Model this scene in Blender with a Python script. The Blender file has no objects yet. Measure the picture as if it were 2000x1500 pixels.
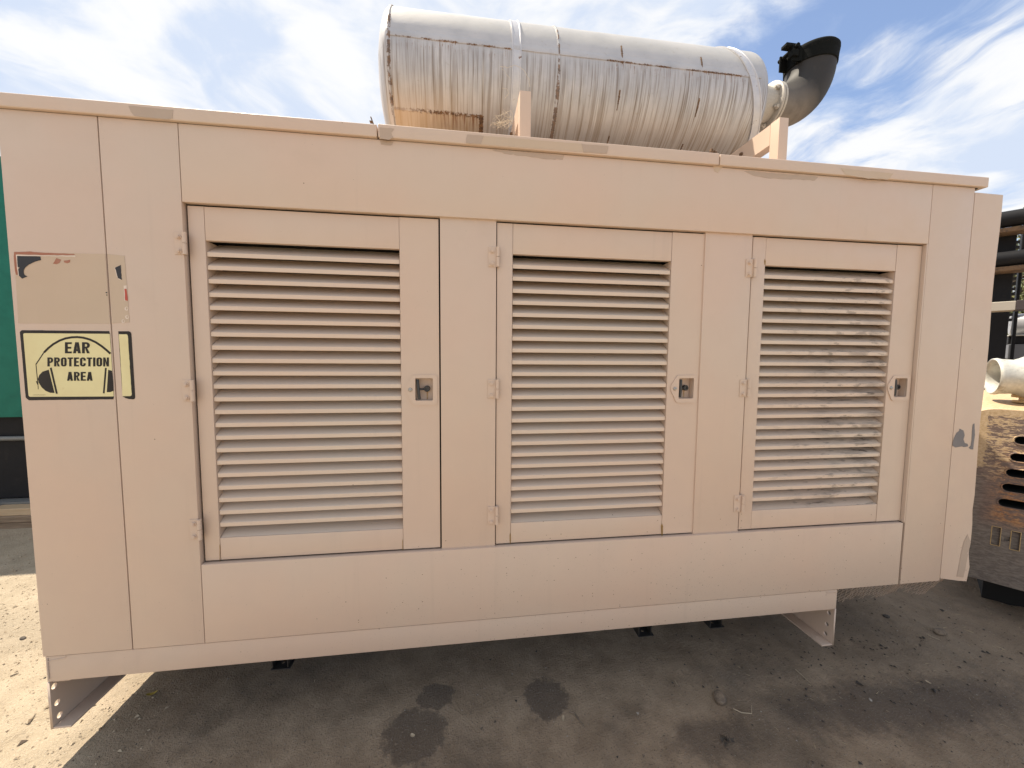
import bpy, bmesh, math, random
import numpy as np
from mathutils import Vector, Matrix
random.seed(11); RNG = np.random.default_rng(5)
R = math.radians
SC = bpy.context.scene
COL = SC.collection

# ------------------------------------------------------------------ camera
F_PX = 737.57                       # focal length in pixels of a 2000 px wide frame
YAW, PITCH, ROLL = 0.134219, -0.070646, 0.0076035
CAM = Vector((0.0, -1.55, 1.55))
_f = Vector((math.sin(YAW)*math.cos(PITCH), math.cos(YAW)*math.cos(PITCH), math.sin(PITCH)))
_r0 = Vector((math.cos(YAW), -math.sin(YAW), 0)); _u0 = _r0.cross(_f)
_r = math.cos(ROLL)*_r0 + math.sin(ROLL)*_u0
_u = -math.sin(ROLL)*_r0 + math.cos(ROLL)*_u0
cd = bpy.data.cameras.new('camera'); cd.sensor_width = 36; cd.lens = F_PX/2000*36
cd.clip_start = 0.05; cd.clip_end = 2000
cam = bpy.data.objects.new('camera', cd); COL.objects.link(cam)
M = Matrix((( _r.x,_u.x,-_f.x),(_r.y,_u.y,-_f.y),(_r.z,_u.z,-_f.z))).to_4x4()
M.translation = CAM; cam.matrix_world = M
SC.camera = cam

# ------------------------------------------------------------------ sun, sky, exposure
SUN_DIR = Vector((-0.44, 0.30, 1.0)).normalized()      # towards the sun
SUN_STRENGTH = 4.8
SKY_STRENGTH = 0.088
CLOUD = 0.54
EXPOSURE = 0.90
sd = bpy.data.lights.new('sun', 'SUN'); sd.energy = SUN_STRENGTH; sd.angle = R(0.53); sd.color = (1.0, 0.90, 0.74)
sun = bpy.data.objects.new('sun', sd); COL.objects.link(sun)
sun.rotation_euler = SUN_DIR.to_track_quat('Z', 'Y').to_euler()
sun.location = (-3, 2, 9)
SC.view_settings.view_transform = 'Standard'; SC.view_settings.look = 'None'
SC.view_settings.gamma = 1; SC.view_settings.use_curve_mapping = False
SC.view_settings.exposure = EXPOSURE

# --- tiny expression layer over shader nodes
class V:
    def __init__(s, nt, sock): s.nt, s.s = nt, sock
    def _m(s, op, b=None, c=None, clamp=False):
        n = s.nt.nodes.new('ShaderNodeMath'); n.operation = op; n.use_clamp = clamp
        for i, v in enumerate((s, b, c)):
            if v is None: continue
            if isinstance(v, V): s.nt.links.new(v.s, n.inputs[i])
            else: n.inputs[i].default_value = float(v)
        return V(s.nt, n.outputs[0])
    def __add__(s, b): return s._m('ADD', b)
    def __sub__(s, b): return s._m('SUBTRACT', b)
    def __mul__(s, b): return s._m('MULTIPLY', b)
    def __truediv__(s, b): return s._m('DIVIDE', b)
    def abs(s): return s._m('ABSOLUTE')
    def gt(s, b): return s._m('GREATER_THAN', b)
    def lt(s, b): return s._m('LESS_THAN', b)
    def pow(s, b): return s._m('POWER', b)
    def max(s, b): return s._m('MAXIMUM', b)
    def min(s, b): return s._m('MINIMUM', b)
    def atan2(s, b): return s._m('ARCTAN2', b)
    def clamp(s): return s._m('ADD', 0.0, clamp=True)
    def ss(s, a, b, lo=0., hi=1.):                       # smooth ramp a..b -> lo..hi
        n = s.nt.nodes.new('ShaderNodeMapRange'); n.interpolation_type = 'SMOOTHSTEP'
        s.nt.links.new(s.s, n.inputs[0])
        for i, v in enumerate((a, b, lo, hi)): n.inputs[i+1].default_value = v
        return V(s.nt, n.outputs[0])

class G:
    """node graph builder for one material or world"""
    def __init__(g, nt): g.nt = nt
    def new(g, t): return g.nt.nodes.new(t)
    def pos(g):
        n = g.new('ShaderNodeNewGeometry'); return V(g.nt, n.outputs['Position'])
    def sep(g, v):
        n = g.new('ShaderNodeSeparateXYZ'); g.nt.links.new(v.s, n.inputs[0])
        return [V(g.nt, o) for o in n.outputs]
    def comb(g, *a):
        n = g.new('ShaderNodeCombineXYZ')
        for i, v in enumerate(a):
            if isinstance(v, V): g.nt.links.new(v.s, n.inputs[i])
            else: n.inputs[i].default_value = float(v)
        return V(g.nt, n.outputs[0])
    def noise(g, vec, scale, detail=3, rough=.55, dist=0., color=False):
        n = g.new('ShaderNodeTexNoise'); g.nt.links.new(vec.s, n.inputs['Vector'])
        n.inputs['Scale'].default_value = scale; n.inputs['Detail'].default_value = detail
        n.inputs['Roughness'].default_value = rough; n.inputs['Distortion'].default_value = dist
        return V(g.nt, n.outputs['Color' if color else 'Fac'])
    def voro(g, vec, scale, rnd=1.):
        n = g.new('ShaderNodeTexVoronoi'); g.nt.links.new(vec.s, n.inputs['Vector'])
        n.inputs['Scale'].default_value = scale; n.inputs['Randomness'].default_value = rnd
        c = V(g.nt, n.outputs['Color'])
        return V(g.nt, n.outputs['Distance']), g.sep(c)[0]
    def mix(g, f, a, b):
        n = g.new('ShaderNodeMix'); n.data_type = 'RGBA'
        def put(i, v):
            if isinstance(v, V): g.nt.links.new(v.s, n.inputs[i])
            elif i == 0: n.inputs[0].default_value = float(v)
            else: n.inputs[i].default_value = (*v[:3], 1)
        put(0, f); put(6, a); put(7, b)
        return V(g.nt, n.outputs[2])
    def bump(g, h, strength, dist):
        n = g.new('ShaderNodeBump'); n.inputs['Strength'].default_value = strength
        n.inputs['Distance'].default_value = dist; g.nt.links.new(h.s, n.inputs['Height'])
        return V(g.nt, n.outputs[0])

def mat(name, fn=None, color=(.5,.5,.5), rough=.5, metal=0., spec=.5):
    m = bpy.data.materials.new(name); m.use_nodes = True
    nt = m.node_tree; b = nt.nodes['Principled BSDF']; g = G(nt)
    b.inputs['Base Color'].default_value = (*color, 1)
    b.inputs['Roughness'].default_value = rough; b.inputs['Metallic'].default_value = metal
    b.inputs['Specular IOR Level'].default_value = spec
    if fn:
        for k, v in fn(g).items():
            if isinstance(v, V): nt.links.new(v.s, b.inputs[k])
            else: b.inputs[k].default_value = v
    return m

# --- world: Nishita sky seen between broken clouds
W = bpy.data.worlds.new('World'); SC.world = W; W.use_nodes = True
nt = W.node_tree; nt.nodes.clear(); g = G(nt)
out = g.new('ShaderNodeOutputWorld'); bg = g.new('ShaderNodeBackground')
nt.links.new(bg.outputs[0], out.inputs[0])
sky = g.new('ShaderNodeTexSky'); sky.sky_type = 'NISHITA'; sky.sun_disc = False
sky.sun_elevation = math.asin(SUN_DIR.z); sky.sun_rotation = math.atan2(SUN_DIR.x, SUN_DIR.y)
sky.air_density = 1.0; sky.dust_density = 0.6; sky.ozone_density = 1.5
tc = g.new('ShaderNodeTexCoord'); d = V(nt, tc.outputs['Generated'])
dx, dy, dz = g.sep(d)
den = dz.max(0.0) + 0.10
px, py = dx/den, dy/den
p = g.comb(px, py, 3.1)
warp = g.noise(p, 1.3, 3, .5)
wx = px + warp*0.5; wy = py + warp*0.8
big = g.noise(g.comb(wx, wy*0.55, 7.3), 1.15, 3, .5)
wisp = g.noise(g.comb(wx*2.5 + wy*0.30, wy*0.95, 1.7), 1.45, 8, .62, .35)
puff = g.noise(g.comb(wx, wy, 4.4), 3.4, 8, .58, .15)
side = px.ss(0.20, 0.95, 0.22, -.004)                       # thicker cover towards the west
ww = px.ss(0.0, .9, .10, .40)
dens = big*0.42 + wisp*ww + puff*(ww*-1. + .66) + side
cover = dens.ss(0.480, 0.620)
puff2 = g.noise(g.comb(wx, wy, 9.4), 2.1, 5, .52, .1)
shade = (puff2*0.45 + puff*.55 - 0.5).ss(-0.07, 0.09)
cloud = g.mix(shade, (CLOUD*.70, CLOUD*.79, CLOUD*.95), (CLOUD*1.01, CLOUD*1.01, CLOUD*1.01))
skyc = V(nt, sky.outputs[0])
n1 = g.new('ShaderNodeMix'); n1.data_type = 'RGBA'; n1.blend_type = 'MULTIPLY'; n1.inputs[0].default_value = 1
nt.links.new(skyc.s, n1.inputs[6]); n1.inputs[7].default_value = (SKY_STRENGTH, SKY_STRENGTH*1.10, SKY_STRENGTH*1.22, 1)
skys = V(nt, n1.outputs[2])
hz = dz.ss(0.0, 0.45, 0.50, 0.12)
skys = g.mix(hz, skys, (CLOUD*1.0, CLOUD*1.02, CLOUD*1.06))
col = g.mix(cover*0.96, skys, cloud)
nt.links.new(col.s, bg.inputs[0]); bg.inputs[1].default_value = 1.0

# ------------------------------------------------------------------ helpers
def at(x, y, Y=0.0):                                     # a pixel's ray met with the vertical plane at depth Y
    v = (x-1000)/F_PX*_r - (y-750)/F_PX*_u + _f
    t = (Y-CAM.y)/v.y; return CAM + t*v
def gr(x, y, z=0.0):
    v = (x-1000)/F_PX*_r - (y-750)/F_PX*_u + _f
    t = (z-CAM.z)/v.z; return CAM + t*v

def link(name, me, m=None, parent=None):
    o = bpy.data.objects.new(name, me); COL.objects.link(o)
    if m and me and hasattr(me, 'materials') and not me.materials: me.materials.append(m)
    if parent:
        o.parent = parent
        w = Matrix.Translation(parent.location) if parent.type == 'EMPTY' and parent.parent is None else parent.matrix_world
        o.matrix_parent_inverse = WM[parent.name].inverted()
    WM[o.name] = Matrix.Identity(4) if me is not None else None
    return o
WM = {}
def empty(name, loc, parent=None):
    o = bpy.data.objects.new(name, None); COL.objects.link(o); o.empty_display_size = .1
    if parent:
        o.parent = parent; o.matrix_parent_inverse = WM[parent.name].inverted()
    o.location = loc
    WM[o.name] = Matrix.Translation(loc)
    return o
def tag(o, label=None, cat=None, group=None, kind=None):
    if label: o['label'] = label
    if cat: o['category'] = cat
    if group: o['group'] = group
    if kind: o['kind'] = kind
    return o
def finish(bm, smooth=False, angle=35):
    me = bpy.data.meshes.new('mesh'); bmesh.ops.recalc_face_normals(bm, faces=bm.faces[:]) if len(bm.faces) < 60000 else None
    bm.to_mesh(me); bm.free()
    if smooth:
        me.shade_smooth()
        try: me.set_sharp_from_angle(angle=R(angle))
        except Exception: pass
    return me
def box(bm, x0, x1, y0, y1, z0, z1, bev=0.0, seg=2):
    b2 = bmesh.new(); bmesh.ops.create_cube(b2, size=1)
    for v in b2.verts:
        v.co = Vector(((x0+x1)/2 + v.co.x*(x1-x0), (y0+y1)/2 + v.co.y*(y1-y0), (z0+z1)/2 + v.co.z*(z1-z0)))
    if bev: bmesh.ops.bevel(b2, geom=b2.edges[:], offset=bev, segments=seg, affect='EDGES', profile=.6)
    me = bpy.data.meshes.new('t'); b2.to_mesh(me); b2.free(); bm.from_mesh(me); bpy.data.meshes.remove(me)
def boxo(name, x0, x1, y0, y1, z0, z1, m, parent, bev=0.0015):
    bm = bmesh.new(); box(bm, x0, x1, y0, y1, z0, z1, bev)
    return link(name, finish(bm, True, 40), m, parent)
def prism(bm, pts, axis='Y', a=0., b=.01):
    """extrude a closed outline; axis Y: pts are (x,z); axis X: pts are (y,z); axis Z: (x,y)"""
    def P(p, t):
        return {'Y': (p[0], t, p[1]), 'X': (t, p[0], p[1]), 'Z': (p[0], p[1], t)}[axis]
    A = [bm.verts.new(P(p, a)) for p in pts]; B = [bm.verts.new(P(p, b)) for p in pts]
    bm.faces.new(A); bm.faces.new(B[::-1]); n = len(pts)
    for i in range(n): bm.faces.new((A[i], B[i], B[(i+1) % n], A[(i+1) % n]))
def cyl(bm, p0, p1, r0, r1=None, n=24, cap=True):
    r1 = r0 if r1 is None else r1
    p0, p1 = Vector(p0), Vector(p1); d = (p1-p0).normalized()
    u = d.orthogonal().normalized(); w = d.cross(u)
    A = [bm.verts.new(p0 + r0*(math.cos(2*math.pi*i/n)*u + math.sin(2*math.pi*i/n)*w)) for i in range(n)]
    B = [bm.verts.new(p1 + r1*(math.cos(2*math.pi*i/n)*u + math.sin(2*math.pi*i/n)*w)) for i in range(n)]
    for i in range(n): bm.faces.new((A[i], B[i], B[(i+1) % n], A[(i+1) % n]))
    if cap: bm.faces.new(A[::-1]); bm.faces.new(B)
def lathe(bm, prof, origin, axis, n=64, cap0=False, cap1=False):
    """prof: list of (t along axis, radius)"""
    o = Vector(origin); d = Vector(axis).normalized()
    u = d.orthogonal().normalized(); w = d.cross(u); rings = []
    for t, r in prof:
        rings.append([bm.verts.new(o + d*t + max(r, 1e-4)*(math.cos(2*math.pi*i/n)*u + math.sin(2*math.pi*i/n)*w)) for i in range(n)])
    for a, b in zip(rings, rings[1:]):
        for i in range(n): bm.faces.new((a[i], b[i], b[(i+1) % n], a[(i+1) % n]))
    if cap0: bm.faces.new(rings[0][::-1])
    if cap1: bm.faces.new(rings[-1])
def tube(bm, pts, rad, n=8):
    pts = [Vector(p) for p in pts]; rings = []; ref = None
    for i, p in enumerate(pts):
        d = (pts[min(i+1, len(pts)-1)] - pts[max(i-1, 0)]).normalized()
        if ref is None: ref = d.orthogonal().normalized()
        u = (ref - d*ref.dot(d)).normalized(); ref = u; w = d.cross(u)
        r = rad[i] if isinstance(rad, (list, tuple)) else rad
        rings.append([bm.verts.new(p + r*(math.cos(2*math.pi*k/n)*u + math.sin(2*math.pi*k/n)*w)) for k in range(n)])
    for a, b in zip(rings, rings[1:]):
        for k in range(n): bm.faces.new((a[k], b[k], b[(k+1) % n], a[(k+1) % n]))
    bm.faces.new(rings[0][::-1]); bm.faces.new(rings[-1])
def plate(loops, thick):
    """2D outlines (first outer, rest holes) -> mesh in x,y with thickness in z, centred"""
    cu = bpy.data.curves.new('c', 'CURVE'); cu.dimensions = '2D'; cu.fill_mode = 'BOTH'; cu.extrude = thick/2
    for lp in loops:
        s = cu.splines.new('POLY'); s.points.add(len(lp)-1); s.use_cyclic_u = True
        for i, (x, y) in enumerate(lp): s.points[i].co = (x, y, 0, 1)
    o = bpy.data.objects.new('tmp', cu); me = bpy.data.meshes.new_from_object(o)
    bpy.data.objects.remove(o); bpy.data.curves.remove(cu)
    return me
def xf(me, fn):
    for v in me.vertices: v.co = fn(v.co)
    me.update(); return me
def circle(cx, cy, r, n=20): return [(cx+r*math.cos(2*math.pi*i/n), cy+r*math.sin(2*math.pi*i/n)) for i in range(n)]

# ------------------------------------------------------------------ materials
TAN = (0.575, 0.446, 0.358)
def paint_fn(base, rough=.42, chips=True, soot=False):
    def fn(g):
        P = g.pos(); x, y, z = g.sep(P)
        a = g.noise(P, 1.6, 3, .5); b = g.noise(P, 9, 4, .6); c3 = g.noise(P, 45, 3, .6)
        col = g.mix(a.ss(.35, .65), [k*f for k, f in zip(base, (1.015, .985, .965))], [k*f for k, f in zip(base, (.985, 1.005, 1.0))])
        col = g.mix(b.ss(.3, .7)*.10, col, [k*.86 for k in base])
        # thin run-down dust streaks
        st = g.noise(g.comb(x*22, y*22, z*.9), 1.0, 3, .6).ss(.58, .78)
        col = g.mix(st*.16, col, [k*.72 for k in base])
        gr_ = g.noise(P, 4.2, 6, .68).ss(.55, .75)
        col = g.mix(gr_*.16, col, [k*f for k, f in zip(base, (.80, .78, .74))])
        if chips:
            dist, rc = g.voro(P, 62)
            zone = z.ss(.30, .95, 1., 0.) * x.ss(-.9, .9, .05, 1.) * x.ss(1.5, 2.6, 1., .35)
            zone = zone * g.noise(P, 3.2, 3, .6).ss(.38, .60, .15, 1.0) + .003
            hit = dist.lt(rc*.12 + .025) * (rc*-1. + 1.).lt(zone*.75)
            col = g.mix(hit*.8, col, (.15, .095, .060))
            d2, r2 = g.voro(P, 150)
            hit2 = d2.lt(.16) * (r2*-1. + 1.).lt(zone*.55)
            col = g.mix(hit2*.6, col, (.16, .11, .08))
        if soot:
            s = g.noise(g.comb(x*5, y*30, z*14), 1.0, 5, .65)
            m = s.ss(.47, .64) * x.ss(1.42, 1.95) * z.ss(2.0, 1.45)
            s2 = g.noise(g.comb(x*14, y*60, z*40), 1.0, 4, .6).ss(.57, .66) * x.ss(1.25, 1.8)
            col = g.mix((m*.55 + s2*.5).clamp(), col, (.115, .088, .070))
        h = g.noise(P, 260, 2, .5)*.25 + g.noise(P, 2.3, 2, .5)*9.0 + g.noise(P, 7.0, 2, .5)*1.6
        r = b.ss(.3, .7, rough-.06, rough+.10)
        return {'Base Color': col, 'Roughness': r, 'Normal': g.bump(h, .35, .0012)}
    return fn
M_TAN = mat('tan_paint', paint_fn(TAN))
M_SLAT = mat('tan_paint_louver', paint_fn((.625, .500, .400), .42, True, True))
M_RAIL = mat('tan_paint_rail', paint_fn([k*.97 for k in TAN], .5, True))
M_PATCH = mat('touch_up_paint', paint_fn((.435, .335, .265), .6, False))
M_GHOST = mat('sticker_residue', paint_fn((.515, .402, .300), .55, False))
M_PRIMER = mat('grey_primer', paint_fn((.17, .16, .165), .6, False))
def dirt_metal(base, rust, thr=.55, metal=0., rough=.6, scale=9.):
    def fn(g):
        P = g.pos(); n = g.noise(P, scale, 6, .65); n2 = g.noise(P, scale*5, 4, .6)
        f = (n*.7 + n2*.3).ss(thr-.05, thr+.07)
        col = g.mix(f, base, rust); col = g.mix(n2.ss(.3, .7)*.3, col, [k*.55 for k in base])
        return {'Base Color': col, 'Roughness': rough, 'Metallic': metal, 'Normal': g.bump(n2, .3, .001)}
    return fn
M_BLACKIN = mat('black_shade', color=(.012, .011, .010), rough=.9)
M_STEEL = mat('zinc_steel', dirt_metal((.45, .44, .42), (.2, .12, .07), .66, .8, .35, 60))
M_DARKST = mat('dark_steel', dirt_metal((.06, .06, .062), (.10, .06, .04), .62, .6, .4, 40))
M_RUST = mat('rust', dirt_metal((.12, .07, .04), (.22, .13, .07), .5, 0., .85, 40))
M_SLUG = mat('dark_rubber', color=(.02, .02, .02), rough=.7)
def decal(base, wear):
    def fn(g):
        P = g.pos(); n = g.noise(P, 30, 5, .6); n2 = g.noise(P, 7, 4, .6)
        col = g.mix(n2.ss(.35, .75)*.35, base, wear); col = g.mix(n.ss(.62, .75)*.3, col, wear)
        return {'Base Color': col, 'Roughness': .5, 'Specular IOR Level': .22}
    return fn
M_YEL = mat('sign_yellow', decal((.72, .655, .37), (.58, .46, .24)))
M_INK = mat('sign_black', decal((.022, .019, .018), (.05, .045, .04)))
M_CHAR = mat('sticker_charcoal', decal((.035, .036, .042), (.07, .07, .075)))
M_BRN = mat('sticker_brown', decal((.33, .13, .08), (.5, .3, .22)))
M_RED = mat('sticker_red', decal((.45, .08, .06), (.4, .2, .15)))
M_PALE = mat('sticker_white_edge', decal((.70, .60, .52), (.5, .42, .35)))

AY, AZ, AR = 0.70, 3.002, 0.336                          # muffler axis and radius
def muffler_fn(g):
    P = g.pos(); x, y, z = g.sep(P)
    th = (z-AZ).atan2((y-AY)*-1.) * (180/math.pi)
    n = g.noise(P, 6, 5, .6); nf = g.noise(P, 70, 4, .6)
    silver = g.mix(n.ss(.3, .7), (.41, .41, .43), (.51, .50, .51))
    # stains that run down round the shell
    s1 = g.noise(g.comb(x*58, th*.011, 1.), 1.0, 4, .62)
    s2 = g.noise(g.comb(x*150, th*.012, 5.), 1.0, 3, .6)
    below = th.ss(7.5, -2.)
    st = (s1.ss(.46, .64)*.75 + s2.ss(.50, .66)*.7) * below
    col = g.mix((st*.80).clamp(), silver, (.19, .155, .13))
    ltr = g.noise(g.comb(x*80, th*.02, 9.), 1.0, 3, .6).ss(.56, .72)*below
    col = g.mix(ltr*.35, col, (.72, .70, .68))
    # warm roof bounce painted low down, cream sunlight painted on top
    col = g.mix(th.ss(-20., -50.)*.30, col, (.46, .35, .23))
    top = th.ss(12., 26.)
    col = g.mix(top*.30, col, (.52, .48, .39))
    sp = g.noise(P, 38, 5, .7).ss(.60, .72)
    col = g.mix(sp*.35, col, (.30, .25, .19))
    # rust on the lengthwise seam
    bro = g.noise(g.comb(x*14, th*.1, 2.), 1.0, 4, .7)
    fine = g.noise(P, 160, 4, .7)
    inx = x.gt(-.30)*x.lt(1.49)*(x.gt(.24)*x.lt(.70)*-1.+1.)
    seam = ((th-5.2 + nf*1.2 - fine*1.0).abs()*-1. + .15 + fine*1.1).ss(.0, .5) * bro.ss(.42, .52) * fine.ss(.38, .50, .35, 1.) * inx
    drip = g.noise(g.comb(x*150, th*.012, 3.), 1.0, 3, .6).ss(.50, .60)*th.ss(-6., 4.)*th.lt(6.)*bro.ss(.46, .54)*inx
    # rust-bordered doubler plate at the lower left end
    inp = x.lt(.112)*x.gt(-.325)
    edge = inp*((th+46.4-nf*4.).abs()*-1. + fine*4.2).ss(.3, 1.4)*g.noise(P, 55, 4, .7).ss(.40, .52)*g.noise(g.comb(x*20, 0, 8.), 1., 3, .6).ss(.36, .46)*x.ss(-.30, -.12, .35, 1.)
    edger = (x-.104).abs().lt(fine*.022)*th.lt(-44.)
    pd = g.noise(g.comb(x*70, th*.02, 6.), 1., 4, .65).ss(.46, .60)*inp*th.ss(-60., -47., .3, 1.)*th.lt(-44.)*x.ss(-.2, -.05)
    tint = inp*th.lt(-45.)
    col = g.mix(tint*.45, col, (.42, .27, .12))
    low = inp*th.ss(-18., -44.)*x.ss(.1, -.1)
    col = g.mix(low*.22, col, (.58, .42, .26))  # roof bounce painted in as a warm tone at the lower left
    # ring seam
    ring = (x-.480).abs().lt(fine*.018*th.ss(10., -30., .45, 1.))*g.noise(P, 30, 3, .6).ss(.42, .5)*th.lt(34.)
    rim = (x+.331).abs().lt(fine*.016)*g.noise(P, 22, 3, .6).ss(.45, .52)
    rust = (seam + edge + edger + ring*.8 + rim*.8).clamp()
    col = g.mix((drip*.8 + pd*.9).clamp(), col, (.20, .085, .03))
    rc = g.mix(nf.ss(.35, .65), (.07, .035, .02), (.19, .095, .038))
    col = g.mix(rust, col, rc)
    h = nf*.3 + fine*.4 + rust*1.2 + g.noise(P, 4.5, 3, .5)*6. + s1*below*1.2
    return {'Base Color': col, 'Roughness': rust*.35+.50, 'Metallic': (rust*-.32+.32).clamp(), 'Normal': g.bump(h, .4, .0014)}
M_MUF = mat('aluminium_paint_stained', muffler_fn)
def strap_fn(g):
    P = g.pos(); n = g.noise(P, 26, 5, .65)
    col = g.mix(n.ss(.3, .7), (.50, .50, .53), (.58, .57, .58)); col = g.mix(n.ss(.64, .70)*.9, col, (.17, .08, .035))
    return {'Base Color': col, 'Roughness': .45, 'Metallic': .4, 'Normal': g.bump(n, .3, .002)}
M_STRAP = mat('strap_metal', strap_fn)
def elbow_fn(g):
    P = g.pos(); x, y, z = g.sep(P); n = g.noise(P, 9, 5, .6)
    s = g.noise(g.comb(x*26, y*26, z*2.2), 1., 4, .6).ss(.5, .7)
    col = g.mix(n.ss(.3, .7), (.12, .105, .092), (.21, .185, .16))
    col = g.mix(s*.45, col, (.16, .13, .11))
    soot = (z + n*.12).ss(3.06, 3.26)
    soot = (soot + (x + n*.1).ss(1.98, 2.20)*.8).clamp()
    col = g.mix(soot*.95, col, (.014, .012, .011))
    return {'Base Color': col, 'Roughness': .65, 'Metallic': .1, 'Normal': g.bump(n, .25, .003)}
M_ELB = mat('sooty_pipe', elbow_fn)
M_SOOT = mat('black_soot', dirt_metal((.006, .007, .007), (.016, .016, .015), .6, 0., .85, 30), spec=.12)
M_FLANGE = mat('pale_cast_flange', dirt_metal((.46, .43, .385), (.26, .22, .18), .62, .1, .55, 22))

def ground_fn(g):
    P = g.pos(); x, y, z = g.sep(P)
    q = g.comb(x, y, 0.)
    n = g.noise(q, 1.1, 6, .62); m2 = g.noise(q, 6.5, 6, .65); m3 = g.noise(q, 38, 3, .6); m4 = g.noise(q, 140, 3, .7)
    sand = ((x + n*.5 + m2*.2).ss(-.85, -1.35)).max((y - n*.6).ss(-.75, -1.7))  # second term: unseen pale ground added behind camera to bounce sun on the front
    soil = g.mix(m2.ss(.3, .7), (.250, .180, .116), (.395, .295, .200))  # soil colour darkened to paint in the shade
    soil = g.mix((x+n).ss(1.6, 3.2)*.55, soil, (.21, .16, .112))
    dry_lit = g.mix(m2.ss(.3, .7), (.37, .30, .212), (.47, .385, .28))
    col = g.mix(sand, soil, dry_lit)  # shade painted into the darker soil, sunlight into the paler sand
    # oil soaked patches
    def blot(cx, cy, rx, ry, k=1., soft=.12):
        dd = (((x-cx)/rx).pow(2.) + ((y-cy)/ry).pow(2.)).pow(.5) + (m2-.5)*1.1 + (m3-.5)*.8
        return dd.ss(1.+soft, 1.-soft)*k
    oil = blot(.385, .035, .095, .105, .7).max(blot(-.19, -.06, .13, .12, .65)).max(blot(-.12, .10, .08, .07, .7)).max(blot(2.0, -.20, .60, .12, .75, .5)).max(blot(1.0, -.24, .16, .08, .6, .4))
    oil = oil.max(blot(1.35, .05, .25, .06, .35, .5))
    col = g.mix(oil, col, (.080, .054, .036))
    damp = (n.ss(.52, .66)*.4)*(sand*-1.+1.)
    col = g.mix(damp, col, (.06, .05, .04))
    trk = (y - n*.35).ss(.35, .60)*(y - n*.35).ss(.95, .70)*sand
    col = g.mix(trk*.35, col, (.24, .20, .15))
    grit = m4.ss(.58, .68)
    col = g.mix(grit*.75, col, g.mix(sand, (.30, .27, .24), (.62, .55, .44)))
    m5 = g.noise(q, 85, 4, .75)
    dk = m5.ss(.58, .66)
    col = g.mix(dk*.6, col, g.mix(sand, (.045, .038, .032), (.22, .17, .12)))
    h = m2*1.4 + m3*.7 + m4*1.0 + m5*.9
    return {'Base Color': col, 'Roughness': oil*-.35 + .92, 'Normal': g.bump(h, .9, .012)}
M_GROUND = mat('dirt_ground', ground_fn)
M_TEAL = mat('teal_paint', dirt_metal((.016, .150, .112), (.014, .125, .098), .6, 0., .5, 2.0), spec=.15)
M_BLKP = mat('black_paint', dirt_metal((.014, .014, .016), (.03, .028, .026), .6, 0., .6, 5), spec=.15)
M_GREYP = mat('grey_pipe_paint', dirt_metal((.17, .175, .17), (.10, .09, .08), .6, .1, .5, 20))
def wood_fn(a, b):
    def fn(g):
        P = g.pos(); x, y, z = g.sep(P)
        n = g.noise(g.comb(x*1.6, y*20, z*30), 1.4, 5, .65, .6); m = g.noise(P, 3, 4, .6)
        col = g.mix(n.ss(.3, .7), a, b); col = g.mix(m.ss(.55, .75)*.5, col, [k*.45 for k in a])
        return {'Base Color': col, 'Roughness': .85, 'Normal': g.bump(n, .6, .006)}
    return fn
M_WOODL = mat('new_timber', wood_fn((.40, .28, .16), (.52, .39, .25)))
M_WOODD = mat('old_timber', wood_fn((.17, .12, .075), (.30, .22, .15)))
def hood_fn(g):
    P = g.pos(); x, y, z = g.sep(P)
    u = (x-3.277)*.58 - (y-.157)*.815
    q = g.comb(u*1.0, z*3.2, y*.3)
    n = g.noise(q, 6.5, 7, .72, .4); n2 = g.noise(q, 30, 6, .75, .3); n3 = g.noise(P, 90, 3, .6); n4 = g.noise(P, 4, 4, .6)
    v = n*.5 + n2*.5
    tan = ((v + u.ss(-.185, -.215, 0., .30)*z.ss(.88, .96) + z.ss(1.20, 1.27)*.30).ss(.50, .545)*z.ss(.78, .95)).clamp()
    streak = (n2*.75+n4*.25).ss(.54, .62)*z.ss(.86, .98)*u.ss(-.05, -.10, .55, 1.)
    oz = z.ss(.52, .60)*z.ss(1.12, .95)*u.ss(-.19, -.10)
    orange = (n2*.6 + n*.4).ss(.46, .56)*oz
    rust = g.mix(n2.ss(.35, .65), (.115, .078, .066), (.22, .155, .125))
    rust = g.mix(orange*.85, rust, g.mix(n3.ss(.35, .65), (.30, .115, .035), (.48, .24, .09)))
    low = g.mix(n2.ss(.38, .62), (.12, .100, .086), (.21, .180, .152))
    rust = g.mix(z.ss(.62, .50)*.9, rust, low)  # grey-brown patina, darkened low to paint in the generator shadow
    rust = g.mix(u.ss(-.17, -.22)*z.ss(.9, .8)*.8, rust, low)
    col = g.mix(((tan.max(streak))*.94).clamp(), rust, g.mix(n3.ss(.3, .7), (.42, .29, .155), (.54, .40, .25)))
    return {'Base Color': col, 'Roughness': n2*.3+.45, 'Metallic': .0, 'Normal': g.bump(n2 + tan*.6, .5, .002)}
M_HOOD = mat('rusted_yellow_paint', hood_fn)
M_OCHRE = mat('ochre_paint', dirt_metal((.52, .36, .17), (.22, .12, .06), .6, 0., .55, 12))
M_SILV = mat('silver_pipe_paint', dirt_metal((.56, .55, .50), (.34, .31, .26), .60, .25, .45, 14))
M_BARK = mat('bark', dirt_metal((.09, .07, .05), (.05, .04, .03), .5, 0., .95, 12))
def leaf_fn(g):
    P = g.pos(); n = g.noise(P, 1.1, 4, .6); n2 = g.noise(P, 13, 2, .5)
    col = g.mix(n.ss(.35, .65), (.055, .075, .022), (.12, .125, .045)); col = g.mix(n2.ss(.45, .7)*.5, col, (.20, .19, .09))
    return {'Base Color': col, 'Roughness': .6}
M_LEAF = mat('tree_leaf', leaf_fn)
M_WEB = mat('pale_cobweb', color=(.62, .54, .42), rough=.9)
M_STRAW = mat('dry_straw', color=(.42, .34, .22), rough=.9)
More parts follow.
